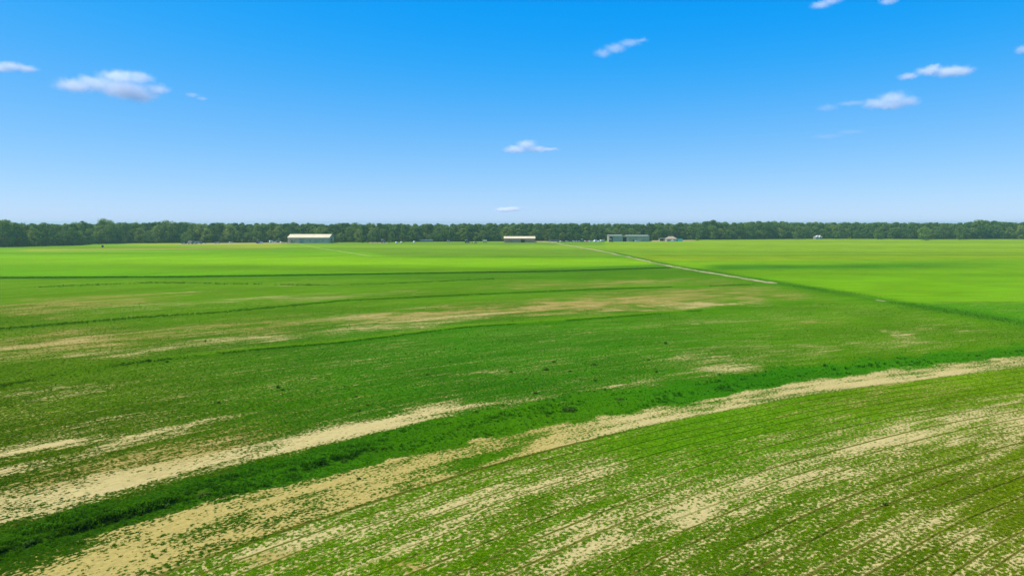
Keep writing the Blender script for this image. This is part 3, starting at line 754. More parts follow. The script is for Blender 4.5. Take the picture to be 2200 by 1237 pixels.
lone(1796, 514.2, 19, OPEN[2], 1.0, 'dark tree on a bare trunk nearest the white house on its right')
lone(1713, 514.2, 27, OPEN[1], 0.9, 'pale leafed tree just left of the white house')
lone(1888, 514.4, 24, OPEN[1], 1.0, 'light green bushy tree right of the lollipop shaped tree')
lone(1985, 515.4, 27, OPEN[0], 1.1, 'dark spreading tree above the small grassy bank at far right')
lone(2062, 515.0, 28, OPEN[1], 1.0, 'yellowish tree at the far right beyond the small grassy bank')
lone(1499, 516.6, 13, BUSH[1], 0.9, 'small round shrub right of the turquoise container', 'shrub', 'shrub', H0=4.0)
lone(230, 523.6, 51.5, TREES[3], 1.15, 'tallest tree with airy crown rising above the wood at left', H0=20.0)
lone(183, 524.8, 49, TREES[6], 0.9, 'narrow tree poking above the wood left of the tallest tree', H0=20.0)
lone(12, 530.6, 57, TREES[1], 1.0, 'tall dark tree at the left edge of the picture', H0=20.0)
lone(362, 521.8, 46.5, TREES[3], 1.1, 'rounded dark crown swelling above the wood behind the round domed tree', H0=20.0)
lone(1532, 514.4, 40.5, TREES[4], 1.1, 'dark ragged tree rising above the wood right of the house', H0=20.0)
lone(1393, 516.4, 37.5, TREES[6], 0.7, 'thin dark tree top above the right grey shed', H0=20.0)
lone(2105, 513.4, 40, TREES[1], 1.3, 'big rounded dark tree swelling above the wood at far right', H0=20.0)
for px, py, h, k, wf, lab in (
    (626, 522.4, 5.5, 0, 1.0, 'low dark shrub at the left corner of the barn wall'),
    (634, 522.3, 7.5, 0, .8, 'upright dark shrub against the barn wall, second from its left corner'),
    (647, 522.3, 9.5, 0, .9, 'tallest dark shrub against the left half of the barn wall'),
    (673, 522.2, 8.0, 1, .6, 'slim dark shrub in the middle of the barn wall'),
    (680, 522.2, 8.5, 0, .7, 'slim dark shrub beside the middle one along the barn wall'),
    (693, 522.2, 6.0, 0, 1.3, 'wide low shrub against the right half of the barn wall'),
    (714, 522.4, 6.0, 1, 1.3, 'leafy green shrub at the right corner of the barn'),
    (520, 521.8, 8.0, 2, .9, 'yellow-green bush in the grass left of the grey tractor'),
    (535, 521.4, 6.5, 0, .9, 'dark green bush beside the yellow-green bush'),
    (543, 521.4, 6.5, 1, .9, 'pale green bush between the dark bush and the grey tractor'),
    (778, 521.6, 6.0, 0, 1.2, 'low bush at the left of the brown bare earth'),
    (790, 521.5, 5.5, 1, 1.3, 'light green low bush on the brown bare earth'),
    (837, 521.4, 6.5, 1, 1.2, 'small leafy bush left of the white plastic tanks'),
    (868, 520.6, 4.5, 1, 2.2, 'wide low green bush behind the white plastic tanks'),
    (1150, 521.0, 5.0, 0, 1.0, 'dark bush at the right end of the red walled shed'),
    (1398, 518.8, 6.0, 0, 1.0, 'dark bush at the right end of the grey sheds'),
    (1992, 517.0, 4.0, 0, 2.6, 'low dark scrub on the small grassy bank at far right'),
    (1826, 514.4, 4.5, 2, 2.0, 'pale low scrub left of the lollipop shaped tree')):
    lone(px, py, h, BUSH[k], wf, lab, 'shrub', 'shrub', H0=4.0)

# dark weed plants standing out in the fields
WEEDM = leaf_mat('weed_leaf', (0.085, 0.175, 0.016), (0.125, 0.230, 0.022), 0.55, 0.2, 2.0)
def weed_mesh(seed, R, Hh):
    r = random.Random(seed); mb = MB(); st = MB()
    for i in range(16):
        a = r.uniform(0, 6.283); rr = R*math.sqrt(r.random())*0.8
        c = Vector((rr*math.cos(a), rr*math.sin(a), Hh*r.uniform(0.25, 0.85)*(1-0.5*rr/R)))
        leaf_quads(mb, r, c, R*0.28, 22, 0.075, 0.9)
        st.tube((rr*0.2*math.cos(a), rr*0.2*math.sin(a), -0.03), c, 0.012, 0.005, 4)
    return st.mesh('stems', WEEDM), mb.mesh('leaves', WEEDM)
WEEDS = [weed_mesh(41, 0.42, 0.5), weed_mesh(42, 0.5, 0.42), weed_mesh(43, 0.36, 0.55)]
WPX = [(979,750),(955,752),(967,778),(1098,800),(1129,815),(1172,795),(1225,798),(1189,778),(1275,784),(1430,739),(1151,845),(1278,818),(769,883),(791,871),(1024,886),(918,806),(764,853),(1393,774),
       (395,876),(469,865),(597,833),(607,838),(358,778),(320,776),(264,781),(114,806),(441,734),(740,992),(835,972),(771,1029),(2037,859),(1901,1083),(1771,787),(1300,838),(1245,826),(1340,812),(1080,872),(1410,800)]
rw = random.Random(8)
def weed(px, py, sc, label, group=None, k=None):
    g = ground(px, py); o = empty('weed_plant', g, rw.uniform(0, 6.28)); o.scale = (sc*1.15, sc*1.15, sc)
    for nm, me in zip(('stems', 'leaves'), WEEDS[rw.randrange(3) if k is None else k]): link(bpy.data.objects.new(nm, me), o)
    return tag(o, label, 'weed', group)
for px, py in WPX:
    if py > 950: lab, gr = 'small dark weed on or near the bare sandy strip in front', 'weeds near the sandy strip'
    elif px < 640: lab, gr = 'small dark weed in the left half of the deep green field', 'weeds in the left of the field'
    elif px < 1060: lab, gr = 'small dark weed left of centre in the deep green field', 'weeds left of centre in the field'
    else: lab, gr = 'small dark weed right of centre in the deep green field', 'weeds right of centre in the field'
    weed(px, py, rw.uniform(0.3, 0.7)*(1.0 if py > 820 else 1.2), lab, gr)
weed(1224, 884, 1.5, 'largest dark bushy weed on the grass levee beside the sandy strip', k=1)
weed(1333, 862, 1.1, 'second dark bushy weed on the levee, right of the largest one', k=1)
weed(357, 1088, .8, 'dark weed clump on the left part of the grass levee', k=0)
weed(62, 1170, .8, 'dark weed clump on the levee nearest the left edge', k=0)
weed(436, 1066, .9, 'low wide dark weed on the levee right of another clump', k=1)

# ------------------------------------------------------------------ farm buildings
M_ROOF = paint('cream_roof', (0.64, 0.53, 0.30), 0.5, dirt=0.08, ribs=0, scale=0.2)
M_WALL = paint('grey_sheet_wall', (0.52, 0.42, 0.29), 0.6, dirt=0.2, ribs=0, scale=0.3)
M_GABLE = paint('grey_gable_wall', (0.52, 0.42, 0.29), 0.6, dirt=0.2, ribs=1, scale=0.3)
M_TRIM = paint('rust_trim', (0.22, 0.09, 0.05), 0.7)
M_DARK = paint('dark_parts_and_shade', (0.02, 0.022, 0.025), 0.8)  # near-black for dark parts and for the painted shade in open bays
M_RED = paint('red_brown_wall', (0.62, 0.27, 0.16), 0.7, dirt=0.3, ribs=0, scale=0.3)
M_CONC = paint('concrete', (0.32, 0.31, 0.28), 0.9)
M_PALE = paint('pale_sheet', (0.40, 0.34, 0.24), 0.6, dirt=0.2, ribs=0, scale=0.3)
M_PALES = paint('pale_sheet_side', (0.40, 0.34, 0.24), 0.6, dirt=0.2, ribs=1, scale=0.3)
M_SHROOF = paint('shed_roof', (0.34, 0.34, 0.27), 0.6, dirt=0.2, ribs=0, scale=0.3)
M_TANROOF = paint('tan_shingle', (0.36, 0.27, 0.17), 0.85, dirt=0.25)
M_TANWALL = paint('tan_wall', (0.46, 0.36, 0.29), 0.8)
M_WHITE = paint('white_paint', (0.78, 0.78, 0.74), 0.5, dirt=0.06)
M_GREYP = paint('grey_paint', (0.34, 0.33, 0.30), 0.6)
M_TEAL = paint('turquoise_paint', (0.10, 0.50, 0.44), 0.5, dirt=0.1, ribs=0)
M_GLASS = glass_mat('window_glass')
M_TYRE = paint('tyre_rubber', (0.02, 0.02, 0.02), 0.85)
M_RIM = paint('wheel_rim', (0.45, 0.45, 0.42), 0.4, 0.3)

def gable_building(name, label, x0, x1, yf, dep, eave, ridge, wall, gable, roof, over=0.5, doors=(), windows=(), trim=M_TRIM, rz=0.0, cat='barn', side_doors=()):
    """ridge along x; front wall towards the camera"""
    L = x1-x0; o = empty(name, ((x0+x1)/2, yf, 0), rz); h = L/2; t = 0.18
    MB().box(-h, h, 0, t, 0, eave).build('wall', wall, o)
    MB().box(-h, h, dep-t, dep, 0, eave).build('wall', wall, o)
    for sx in (-1, 1):
        a, b = (sx*h-sx*t, sx*h) if sx > 0 else (-h, -h+t)
        g = MB().prism_x([(t+.003,0),(dep-t-.003,0),(dep-t-.003,eave),(dep/2,ridge-.08),(t+.003,eave)], min(a,b), max(a,b)).build('gable_wall', gable, o)
        for y0, y1, z1 in (side_doors if sx > 0 else ()):
            MB().box(h+.003, h+.06, y0, y1, 0.02, z1).build('side_door', M_DARK, g)
    MB().box(-h-.05, h+.05, -.06, dep+.06, -.3, .12).build('foundation', M_CONC, o)
    sl = (ridge-eave)/(dep/2)
    for s in (0, 1):
        prof = [(-over, eave-over*sl+.02), (dep/2, ridge+.02), (dep/2, ridge+.17), (-over, eave-over*sl+.17)]
        if s: prof = [(dep-y, z) for y, z in prof][::-1]
        r = MB().prism_x(prof, -h-over, h+over).build('roof', roof, o)
        f = -over-.06 if not s else dep+over; zf = eave-over*sl
        MB().box(-h-over-.01, h+over+.01, f, f+.06, zf-.12, zf+.16).build('fascia', trim, r)
    MB().prism_x([(dep/2-.35, ridge+.06),(dep/2+.35, ridge+.06),(dep/2+.3, ridge+.19),(dep/2, ridge+.27),(dep/2-.3, ridge+.19)], -h-over-.02, h+over+.02).build('ridge_cap', trim, o)
    for xa, xb, z1, mat in doors:
        dr = MB().box(-h+xa, -h+xb, -.10, -.004, 0.13, z1).build('door', mat, o)
        MB().box(-h+xa-.12, -h+xb+.12, -.13, -.101, z1+.004, z1+.18).build('door_track', trim, dr)
    for xa, xb, za, zb in windows:
        w = MB().box(-h+xa, -h+xb, -.05, -.004, za, zb).build('window', M_WHITE, o)
        MB().box(-h+xa+.12, -h+xb-.12, -.075, -.051, za+.12, zb-.12).build('pane', M_GLASS, w)
    return tag(o, label, cat)

gable_building('barn', 'long barn with bright cream roof and grey sheet walls before the wood', -234, -190.8, 714, 20, 5.75, 9.1, M_WALL, M_GABLE, M_ROOF,
               doors=((13.0, 17.0, 4.3, M_GREYP), (28, 31, 3.0, M_GREYP)), windows=((4,5.4,1.8,3.0),(23,24.4,1.8,3.0),(36,37.4,1.8,3.0)), side_doors=((7.5,12.5,4.4),))
gable_building('shed', 'long red-brown walled shed with cream roof at the end of the track', -8.4, 24.6, 733, 12, 4.5, 6.6, M_RED, M_RED, M_ROOF,
               doors=((9.5, 12.5, 3.0, M_GREYP), (18, 22, 3.2, M_DARK)), windows=((4.6, 6.4, 2.3, 3.7), (14, 15.4, 2.0, 3.2), (27, 28.6, 2.0, 3.2)))

def flat_shed(name, label, x0, x1, yf, dep, hf, hb, openings, doors=(), cat='shed', front=M_PALE):
    """mono-pitch steel shed, higher at the front or back"""
    L = x1-x0; h = L/2; o = empty(name, ((x0+x1)/2, yf, 0)); t = .15
    xs = sorted(openings); cur = -h
    for a, b in [(-h+a, -h+b) for a, b in xs]+[(h, h)]:
        if a-cur > .05: MB().box(cur, a, 0, t, 0, hf-.05).build('wall', front, o)
        if b > a:
            MB().box(a, b, 0.02, t-.02, hf-1.1, hf-.06).build('lintel', front, o)
            MB().box(a+.01, b-.01, 2.0, 2.1, 0, hf-.6).build('bay_shade_panel', M_DARK, o)  # near-black sheet stands in for the shade inside the bay
        cur = b
    MB().box(-h, h, dep-t, dep, 0, hb-.05).build('wall', front, o)
    for sx in (-1, 1):
        a = -h if sx < 0 else h-t
        MB().prism_x([(t+.003,0),(dep-t-.003,0),(dep-t-.003,hb-.06),(t+.003,hf-.06)], a, a+t).build('side_wall', M_PALES, o)
    r = MB().prism_x([(-.6, hf-.0+.6*(hf-hb)/dep),(dep+.4, hb-.4*(hf-hb)/dep),(dep+.4, hb+.16),(-.6, hf+.16+.6*(hf-hb)/dep)], -h-.5, h+.5).build('roof', M_SHROOF, o)
    MB().box(-h-.5, h+.5, -.68, -.605, hf-.10, hf+.42).build('fascia', M_SHROOF, r)
    for xa, xb, z1, mat in doors: MB().box(-h+xa, -h+xb, -.09, -.004, .03, z1).build('door', mat, o)
    return tag(o, label, cat)
flat_shed('machine_shed', 'left grey steel shed with an open dark bay on its left', 109.2, 124.8, 772, 14, 6.5, 7.3, [(1.0, 4.6)], doors=((8.2, 11.8, 4.6, M_GREYP),))
flat_shed('machine_shed', 'right grey steel shed, longer, standing behind the white car', 129.8, 155.0, 772, 14, 6.3, 7.1, [], doors=((6.5, 7.6, 2.4, M_DARK), (12, 16, 4.4, M_WALL)))
flat_shed('link_bay', 'dark open bay roofed between the two grey steel sheds', 125.2, 129.4, 773.2, 10, 6.0, 6.2, [(0.25, 3.95)])

def house(name, label, cx_, yf, w, dep, eave, ridge, wall, roof, dormers=0):
    o = empty(name, (cx_, yf, 0)); h = w/2
    MB().box(-h, h, 0, dep, 0, eave).build('wall', wall, o)
    e = .5; ri = w*0.22
    MB().add([(-h-e,-e,eave),(h+e,-e,eave),(h+e,dep+e,eave),(-h-e,dep+e,eave),(-ri,dep/2,ridge),(ri,dep/2,ridge),(-h-e,-e,eave-.18),(h+e,-e,eave-.18),(h+e,dep+e,eave-.18),(-h-e,dep+e,eave-.18)],
             [(0,1,5,4),(1,2,5),(2,3,4,5),(3,0,4),(6,7,1,0),(7,8,2,1),(8,9,3,2),(9,6,0,3),(9,8,7,6)]).build('roof', roof, o)
    rf = o.children[-1]
    MB().box(ri*.3, ri*.3+.7, dep*.55, dep*.55+.7, ridge-.6, ridge+.9).build('chimney', M_CONC, rf)
    MB().box(-.5, .5, -.06, -.004, .02, 2.1).build('door', M_WHITE, o)
    for a in (-h*.62, h*.55):
        wn = MB().box(a-.7, a+.7, -.05, -.004, .9, 2.2).build('window', M_WHITE, o)
        MB().box(a-.56, a+.56, -.075, -.051, 1.02, 2.08).build('pane', M_GLASS, wn)
    for k in range(dormers):
        a = (-.45, .45)[k]*h
        d = MB().prism([(a-1.1, eave-.2),(a+1.1, eave-.2),(a+1.1, eave+1.0),(a, eave+2.0),(a-1.1, eave+1.0)], -.25, dep*.4).build('dormer', M_WHITE, o)
        MB().box(a-.45, a+.45, -.29, -.254, eave+.0, eave+.9).build('pane', M_GLASS, d)
    return tag(o, label, 'house')
house('house', 'small tan house with a tan hipped roof left of the turquoise container', 183.6, 786, 11.6, 9, 2.9, 5.6, M_TANWALL, M_TANROOF)
house('farmhouse', 'white house with two white gables half hidden among the trees', 405, 903, 8.4, 8, 2.7, 4.6, M_GREYP, M_GREYP, 2)
flat_shed('lean_to', 'low grey lean-to roof behind the left side of the tan house', 172.5, 179.5, 800, 5, 3.4, 3.0, [(0.6, 4.8)], front=M_GREYP)

def container(name, label, px0, px1, py, hh, mat, wheels=False, legs=False, dep=2.5):
    a = ground(px0, py); b = ground(px1, py); L = b.x-a.x; o = empty(name, ((a.x+b.x)/2, a.y, 0)); h = L/2
    z0 = 1.0 if wheels else 0.15
    bd = MB().box(-h, h, 0, dep, z0, hh).build('body', mat, o, 0.05)
    MB().box(-h+.05, h-.05, .05, dep-.05, hh+.003, hh+.06).build('roof_panel', mat, bd)
    for s in (-1, 1):
        MB().box(s*h-.06 if s < 0 else h-.10, s*h+.10 if s < 0 else h+.06, -.05, .10, z0-.05, hh+.03).build('corner_post', M_GREYP, bd)
    MB().box(-h+L*.08, -h+L*.08+1.0, -.05, -.004, z0+.15, min(hh-.2, z0+2.0)).build('door', M_DARK if not wheels else M_GREYP, o)
    if wheels:
        MB().box(-h+.1, h-.1, .5, dep-.5, .75, .995).build('chassis', M_DARK, o)
        for xw in (h-1.2, h-2.4):
            for yw in (0.05, dep-.35): wheel(o, xw, yw, .5, .3)
        for yw in (.5, dep-.6): MB().box(-h+1.6, -h+1.75, yw, yw+.12, 0, .75).build('landing_leg', M_GREYP, o)
    else:
        for xw in (-h+.3, h-.6):
            MB().box(xw, xw+.3, .1, dep-.1, 0, .145).build('skid', M_CONC, o)
    return tag(o, label, 'container' if not wheels else 'trailer')

def wheel(parent, x, y, r, w):
    """tyre lying along y with a rim sub-part"""
    def disc(rr, y0, y1, n=14):
        mb = MB(); mb.tube((x, y0, r), (x, y1, r), rr, rr, n); return mb
    t = disc(r, y, y+w).build('wheel', M_TYRE, parent)
    disc(r*.55, y-.012, y+w+.012, 10).build('rim', M_RIM, t)
    return t

container('shipping_container', 'turquoise container right of the tan house', 1452.5, 1466.5, 518.4, 2.7, M_TEAL)
container('box_trailer', 'long low blue-grey trailer in front of the dark wood', 902.5, 930, 519.6, 2.5, paint('blue_grey_sheet', (0.26, 0.28, 0.31), 0.6, dirt=0.1), True)
container('box_trailer', 'long dark slate trailer right of the track end', 1178.5, 1203, 520.4, 2.6, paint('dark_sheet', (0.10, 0.11, 0.13), 0.5, dirt=0.2), True)
container('box_trailer', 'grey-blue trailer parked in front of the red walled shed', 1112, 1144, 521.2, 2.0, paint('slate_sheet', (0.30, 0.32, 0.34), 0.6, dirt=0.1), True)
container('box_trailer', 'dark trailer with pale roof left of the cream roofed barn', 592, 602, 521.4, 2.4, paint('plum_sheet', (0.16, 0.14, 0.20), 0.5, dirt=0.2), True)

# ------------------------------------------------------------------ vehicles and machinery
def colour(name, c): return paint(name, c, 0.35, dirt=0.08)
V_WHITE = colour('car_white', (0.80, 0.80, 0.77)); V_CREAM = colour('car_cream', (0.72, 0.66, 0.48)); V_DARK = colour('car_dark', (0.03, 0.035, 0.04))
V_GREY = colour('car_grey', (0.25, 0.27, 0.30)); V_RED = colour('machine_red', (0.40, 0.08, 0.05)); V_GREEN = colour('machine_green', (0.04, 0.13, 0.06))
V_TAN = colour('machine_tan', (0.55, 0.42, 0.33)); V_BLUE = colour('machine_blue', (0.24, 0.26, 0.31)); V_YEL = colour('machine_yellow', (0.62, 0.48, 0.12))
CAR = [(-2.1,.35),(2.1,.35),(2.15,.75),(1.95,.92),(1.05,1.0),(.45,1.45),(-1.1,1.48),(-1.75,1.05),(-2.12,.98)]
PICK = [(-2.6,.45),(2.55,.45),(2.62,.95),(2.4,1.12),(1.35,1.2),(.85,1.78),(-.5,1.8),(-.7,1.2),(-2.6,1.2)]
VAN = [(-2.6,.4),(2.5,.4),(2.6,.95),(2.2,1.2),(1.6,2.15),(1.3,2.3),(-2.5,2.35),(-2.62,2.2)]
def car(prof, mat, px, py, rz, label, name='parked_car', cat='car', group=None):
    g = ground(px, py); o = empty(name, g, rz); W = .9
    b = MB().prism(prof, -W, W).build('body', mat, o, .08)
    xs = [p[0] for p in prof]; zt = max(p[1] for p in prof); low = 1.05 if prof is CAR else (1.28 if prof is PICK else 1.35)
    if prof is VAN: win = [(1.55,1.35),(1.95,1.4),(1.55,2.05),(.4,2.1),(.4,1.4)]
    else: win = [(.75 if prof is CAR else 1.1,low),(.35 if prof is CAR else .78,zt-.09),(-1.0 if prof is CAR else -.42,zt-.08),(-1.4 if prof is CAR else -.5,low)]
    for s in (-1, 1): MB().prism(win, *sorted((s*(W+.003), s*(W+.02)))).build('side_window', M_GLASS, b)
    xf = max(xs)
    for s in (-1, 1): MB().box(xf-.12, xf+.02, *sorted((s*.5, s*.8)), .62, .78).build('headlight', M_WHITE, o)
    for xw in (min(xs)+.85, xf-.85):
        for yw in (-W-.02, W-.2): wheel(o, xw, yw, .36 if prof is CAR else .42, .22)
    return tag(o, label, cat, group)

def tractor(px, py, rz, body, cabroof, label, s=1.0, name='tractor'):
    g = ground(px, py); o = empty(name, g, rz, s)
    MB().prism([(.3,.9),(2.3,.85),(2.4,1.15),(2.2,1.65),(.3,1.75)], -.42, .42).build('hood', body, o, .06)
    MB().box(-1.3, .35, -.35, .35, .75, 1.15).build('chassis', M_DARK, o)
    cb = MB().prism([(-1.25,1.2),(.35,1.2),(.3,2.55),(-1.1,2.6)], -.72, .72).build('cab', M_GLASS, o, .04)
    for x0 in (-1.2, .28):
        for s_ in (-1, 1): MB().box(x0, x0+.09, s_*.75-.05, s_*.75+.05, 1.2, 2.6).build('cab_post', body, cb)
    MB().box(-1.3, .5, -.85, .85, 2.62, 2.82).build('cab_roof', cabroof, o, .05)
    for s_ in (-1, 1):
        wheel(o, -.85, s_*.95-.25, .92, .5); wheel(o, 1.75, s_*.85-.17, .6, .34)
        MB().box(-1.5, -.2, *sorted((s_*.70, s_*1.2)), 1.86, 1.93).build('mudguard', body, o)
    MB().tube((1.2,.2,1.7), (1.2,.2,2.7), .05, .05, 6).build('exhaust', M_DARK, o)
    return tag(o, label, 'tractor')

def combine(px, py, rz, body, label, s=1.0):
    g = ground(px, py); o = empty('combine_harvester', g, rz, s)
    MB().prism([(-3,1.1),(1.6,1.1),(1.7,2.6),(1.2,3.2),(-2.6,3.2),(-3.3,2.2)], -1.3, 1.3).build('body', body, o, .1)
    MB().prism([(1.75,1.5),(3.0,1.6),(3.2,2.4),(2.9,3.2),(1.75,3.2)], -.9, .9).build('cab', M_GLASS, o, .05)
    MB().box(1.7, 3.2, -1.0, 1.0, 3.22, 3.4).build('cab_roof', M_WHITE, o)
    MB().prism([(-2.0,3.22),(.8,3.22),(1.2,3.8),(-2.4,3.8)], -1.2, 1.2).build('grain_tank', body, o)
    MB().prism([(3.0,.3),(4.3,.2),(4.4,.9),(3.2,1.3)], -3.0, 3.0).build('header', body, o, .04)
    MB().prism([(1.7,1.0),(3.1,.6),(3.1,1.2),(1.7,1.6)], -.5, .5).build('feeder', M_DARK, o)
    MB().tube((.8,1.4,2.6), (-3.4,2.6,3.6), .16, .14, 8).build('unloading_pipe', body, o)
    for s_ in (-1, 1):
        wheel(o, 1.5, s_*1.45-.3, .95, .6); wheel(o, -2.3, s_*1.25-.2, .6, .4)
    return tag(o, label, 'harvester')

def truck(px, py, rz, cabm, boxm, label):
    g = ground(px, py); o = empty('farm_truck', g, rz)
    c = MB().prism([(1.9,.7),(3.5,.7),(3.55,1.5),(3.2,2.4),(1.9,2.5)], -1.05, 1.05).build('cab', cabm, o, .08)
    for s_ in (-1, 1): MB().prism([(2.3,1.55),(3.3,1.55),(3.1,2.25),(2.3,2.3)], *sorted((s_*1.053, s_*1.07))).build('side_window', M_GLASS, c)
    MB().box(-3.4, 3.3, -.5, .5, .55, .695).build('chassis', M_DARK, o)
    MB().box(-3.5, 1.7, -1.15, 1.15, .80, 2.5).build('load_box', boxm, o, .05)
    for xw in (2.7, -1.5, -2.6):
        for yw in (-1.1, .8): wheel(o, xw, yw, .48, .3)
    return tag(o, label, 'truck')

def tank(px, py, r, h, mat, label, group=None):
    g = ground(px, py); o = empty('storage_tank', g)
    b = MB().lathe([(r*.97,.12),(r,.2),(r,h*.72),(r*.93,h*.82),(r*.6,h*.94),(r*.25,h)], 18).build('body', mat, o, smooth=True)
    MB().lathe([(r*.24,h-.03),(r*.24,h+.08),(r*.18,h+.12)], 12).build('lid', M_GREYP, b)
    MB().lathe([(r*1.05,0),(r*1.05,.115)], 18).build('base', M_CONC, o)
    MB().tube((0,-r-.18,.35), (0,-r+.05,.35), .06, .06, 8).build('valve', M_DARK, o)
    return tag(o, label, 'tank', group)

def wagon(px, py, rz, mat, label, L=4.6, h=2.9):
    g = ground(px, py); o = empty('grain_wagon', g, rz); hL = L/2
    MB().add([(-hL*.7,-.8,1.0),(hL*.7,-.8,1.0),(hL*.7,.8,1.0),(-hL*.7,.8,1.0),(-hL,-1.2,1.7),(hL,-1.2,1.7),(hL,1.2,1.7),(-hL,1.2,1.7),(-hL,-1.2,h),(hL,-1.2,h),(hL,1.2,h),(-hL,1.2,h)],
             [(3,2,1,0),(0,1,5,4),(1,2,6,5),(2,3,7,6),(3,0,4,7),(4,5,9,8),(5,6,10,9),(6,7,11,10),(7,4,8,11),(8,9,10,11)]).build('hopper', mat, o, .05)
    MB().box(-hL*.8, hL*.8, -.4, .4, .62, .99).build('chassis', M_DARK, o)
    MB().tube((hL*.8,0,.7), (hL*.8+1.3,0,.5), .07, .05, 6).build('drawbar', M_DARK, o)
    for xw in (-hL*.55, hL*.55):
        for yw in (-1.05, .75): wheel(o, xw, yw, .5, .3)
    return tag(o, label, 'wagon')

def implement(px, py, rz, mat, label, L=7.5):
    """tine harrow folded low to the ground"""
    g = ground(px, py); o = empty('harrow', g, rz)
    fr = MB().box(-L/2, L/2, -.06, .06, .85, 1.0).box(-L/2, L/2, 1.2, 1.32, .85, 1.0)
    for i in range(6): fr.box(-L/2+i*L/5-.05, -L/2+i*L/5+.05, .06, 1.2, .86, .98)
    fr.build('frame', mat, o)
    for i in range(10):
        a = -L/2+.2+i*(L-.4)/9
        MB().tube((a, .0 if i % 2 else 1.26, .85), (a-.15, .15 if i % 2 else 1.41, .02), .05, .03, 5).build('tine', M_DARK, o)
    for xw in (-L*.3, L*.3): wheel(o, xw, .5, .4, .25)
    MB().tube((0,0,.9), (0,-1.6,.6), .07, .05, 6).build('drawbar', mat, o)
    return tag(o, label, 'harrow')

g = ground(220.5, 531.4); o = empty('hay_bale', g, 0.5)
b = MB(); b.tube((-.75,0,1.05), (.75,0,1.05), 1.08, 1.08, 18)
b.build('bale', paint('dry_hay', (0.16, 0.075, 0.045), 0.95, dirt=0.4, scale=4), o, .06)
for xx in (-.45, 0, .45):
    t_ = MB(); t_.tube((xx-.03,0,1.05), (xx+.03,0,1.05), 1.095, 1.095, 18); t_.build('binding', M_DARK, o)
tag(o, 'small lone reddish brown round bale in the far left field', 'bale')

tractor(396, 524.0, 2.9, V_GREEN, V_GREEN, 'dark green tractor at the left end of the parked machinery', 1.15)
combine(410, 524.4, 0.25, V_TAN, 'beige harvester right of the dark green tractor', 0.85)
truck(426, 523.8, 0.1, V_BLUE, V_GREY, 'blue-grey truck right of the beige harvester')
implement(437, 523.6, 0.1, V_GREY, 'low grey harrow right of the blue-grey truck', 6)
car(PICK, V_BLUE, 467, 523.0, 0.05, 'blue pickup alone in the trampled strip behind the bright field', 'pickup_truck', 'pickup')
implement(482, 522.6, 0.0, V_GREY, 'pale grey harrow right of the lone blue pickup', 5)
car(CAR, V_CREAM, 496.5, 522.2, 0.6, 'pale car left of the yellow-green bush')
tractor(556, 523.0, 0.9, V_GREY, M_GREYP, 'grey tractor with a high cab right of the bushes', 1.25)
car(CAR, V_WHITE, 562.5, 523.0, 0.2, 'white car next to the grey tractor')
car(VAN, V_WHITE, 579.5, 520.6, 1.2, 'white van left of another white van before the barn', 'parked_van', 'van')
car(VAN, V_WHITE, 583.8, 521.2, 0.9, 'white van right of the first white van before the barn', 'parked_van', 'van')
car(CAR, V_WHITE, 589.5, 521.6, 0.3, 'white car just left of the dark trailer before the barn')
car(CAR, V_CREAM, 605.3, 522.2, 1.1, 'cream car right of the dark trailer before the barn')
implement(614, 522.4, 0.0, V_CREAM, 'pale low harrow against the left corner of the barn', 4.5)
tractor(822.5, 521.6, 0.5, V_GREY, V_WHITE, 'grey tractor with a white roof beside the scrubby bushes', 1.25)
implement(806, 522.0, 0.1, V_TAN, 'rusty brown harrow on the bare earth left of the white roofed tractor', 8)
tank(851.2, 523.0, 1.05, 1.7, M_WHITE, 'leftmost white plastic tank in front of the wood')
tank(862.2, 522.0, 1.0, 1.5, M_WHITE, 'middle white plastic tank in front of the wide low bush')
tank(889.8, 521.4, 1.15, 1.7, M_WHITE, 'white plastic tank nearest the long blue-grey trailer')
tank(961.5, 520.8, .6, 2.6, V_GREY, 'left of two thin pale silos in front of the dark wood')
tank(965.0, 521.0, .6, 2.2, V_GREY, 'right of two thin pale silos in front of the dark wood')
tractor(1003, 521.8, 0.4, V_GREY, V_WHITE, 'grey tractor with white roof left of the cream wagon', 1.1)
implement(1010, 522.4, 0.0, V_RED, 'dark red harrow behind the grey tractor with white roof', 8.5)
car(CAR, V_YEL, 1021, 522.4, 0.5, 'yellowish car left of the cream wagon')
wagon(1041.5, 521.4, 0.05, V_CREAM, 'cream grain wagon on dark wheels left of the red walled shed')
car(CAR, V_WHITE, 1098.5, 521.0, 1.4, 'white car parked at the red shed wall')
car(CAR, V_GREY, 1103.5, 521.0, 1.3, 'grey car parked at the red shed wall')
row = [(1206,520.4,CAR,V_CREAM,.5,'cream car at the right end of the dark slate trailer'),(1212,520.3,CAR,V_DARK,.1,'black car second in the vehicle row from the slate trailer'),
       (1218,520.2,CAR,V_CREAM,.2,'cream car third in the vehicle row from the slate trailer'),(1226,520.0,PICK,V_DARK,.1,'black pickup fourth in the vehicle row from the slate trailer'),
       (1233,519.9,CAR,V_WHITE,.1,'white car fifth in the vehicle row from the slate trailer'),(1239.5,519.9,PICK,V_GREY,.3,'grey pickup sixth in the vehicle row from the slate trailer'),
       (1246,519.8,CAR,V_CREAM,.1,'pale car seventh in the vehicle row, left of the tractor'),(1257,519.8,CAR,V_WHITE,1.0,'white car in the vehicle row just right of the tractor'),
       (1262,519.8,CAR,V_RED,1.2,'red car in the vehicle row between two white ones'),(1266.5,519.8,PICK,V_WHITE,.05,'white pickup in the vehicle row right of the red car')]
for px, py, pr, mt, rz, lab in row: car(pr, mt, px, py, rz, lab, 'parked_car' if pr is CAR else 'pickup_truck', 'car' if pr is CAR else 'pickup', 'vehicles parked along the wood')
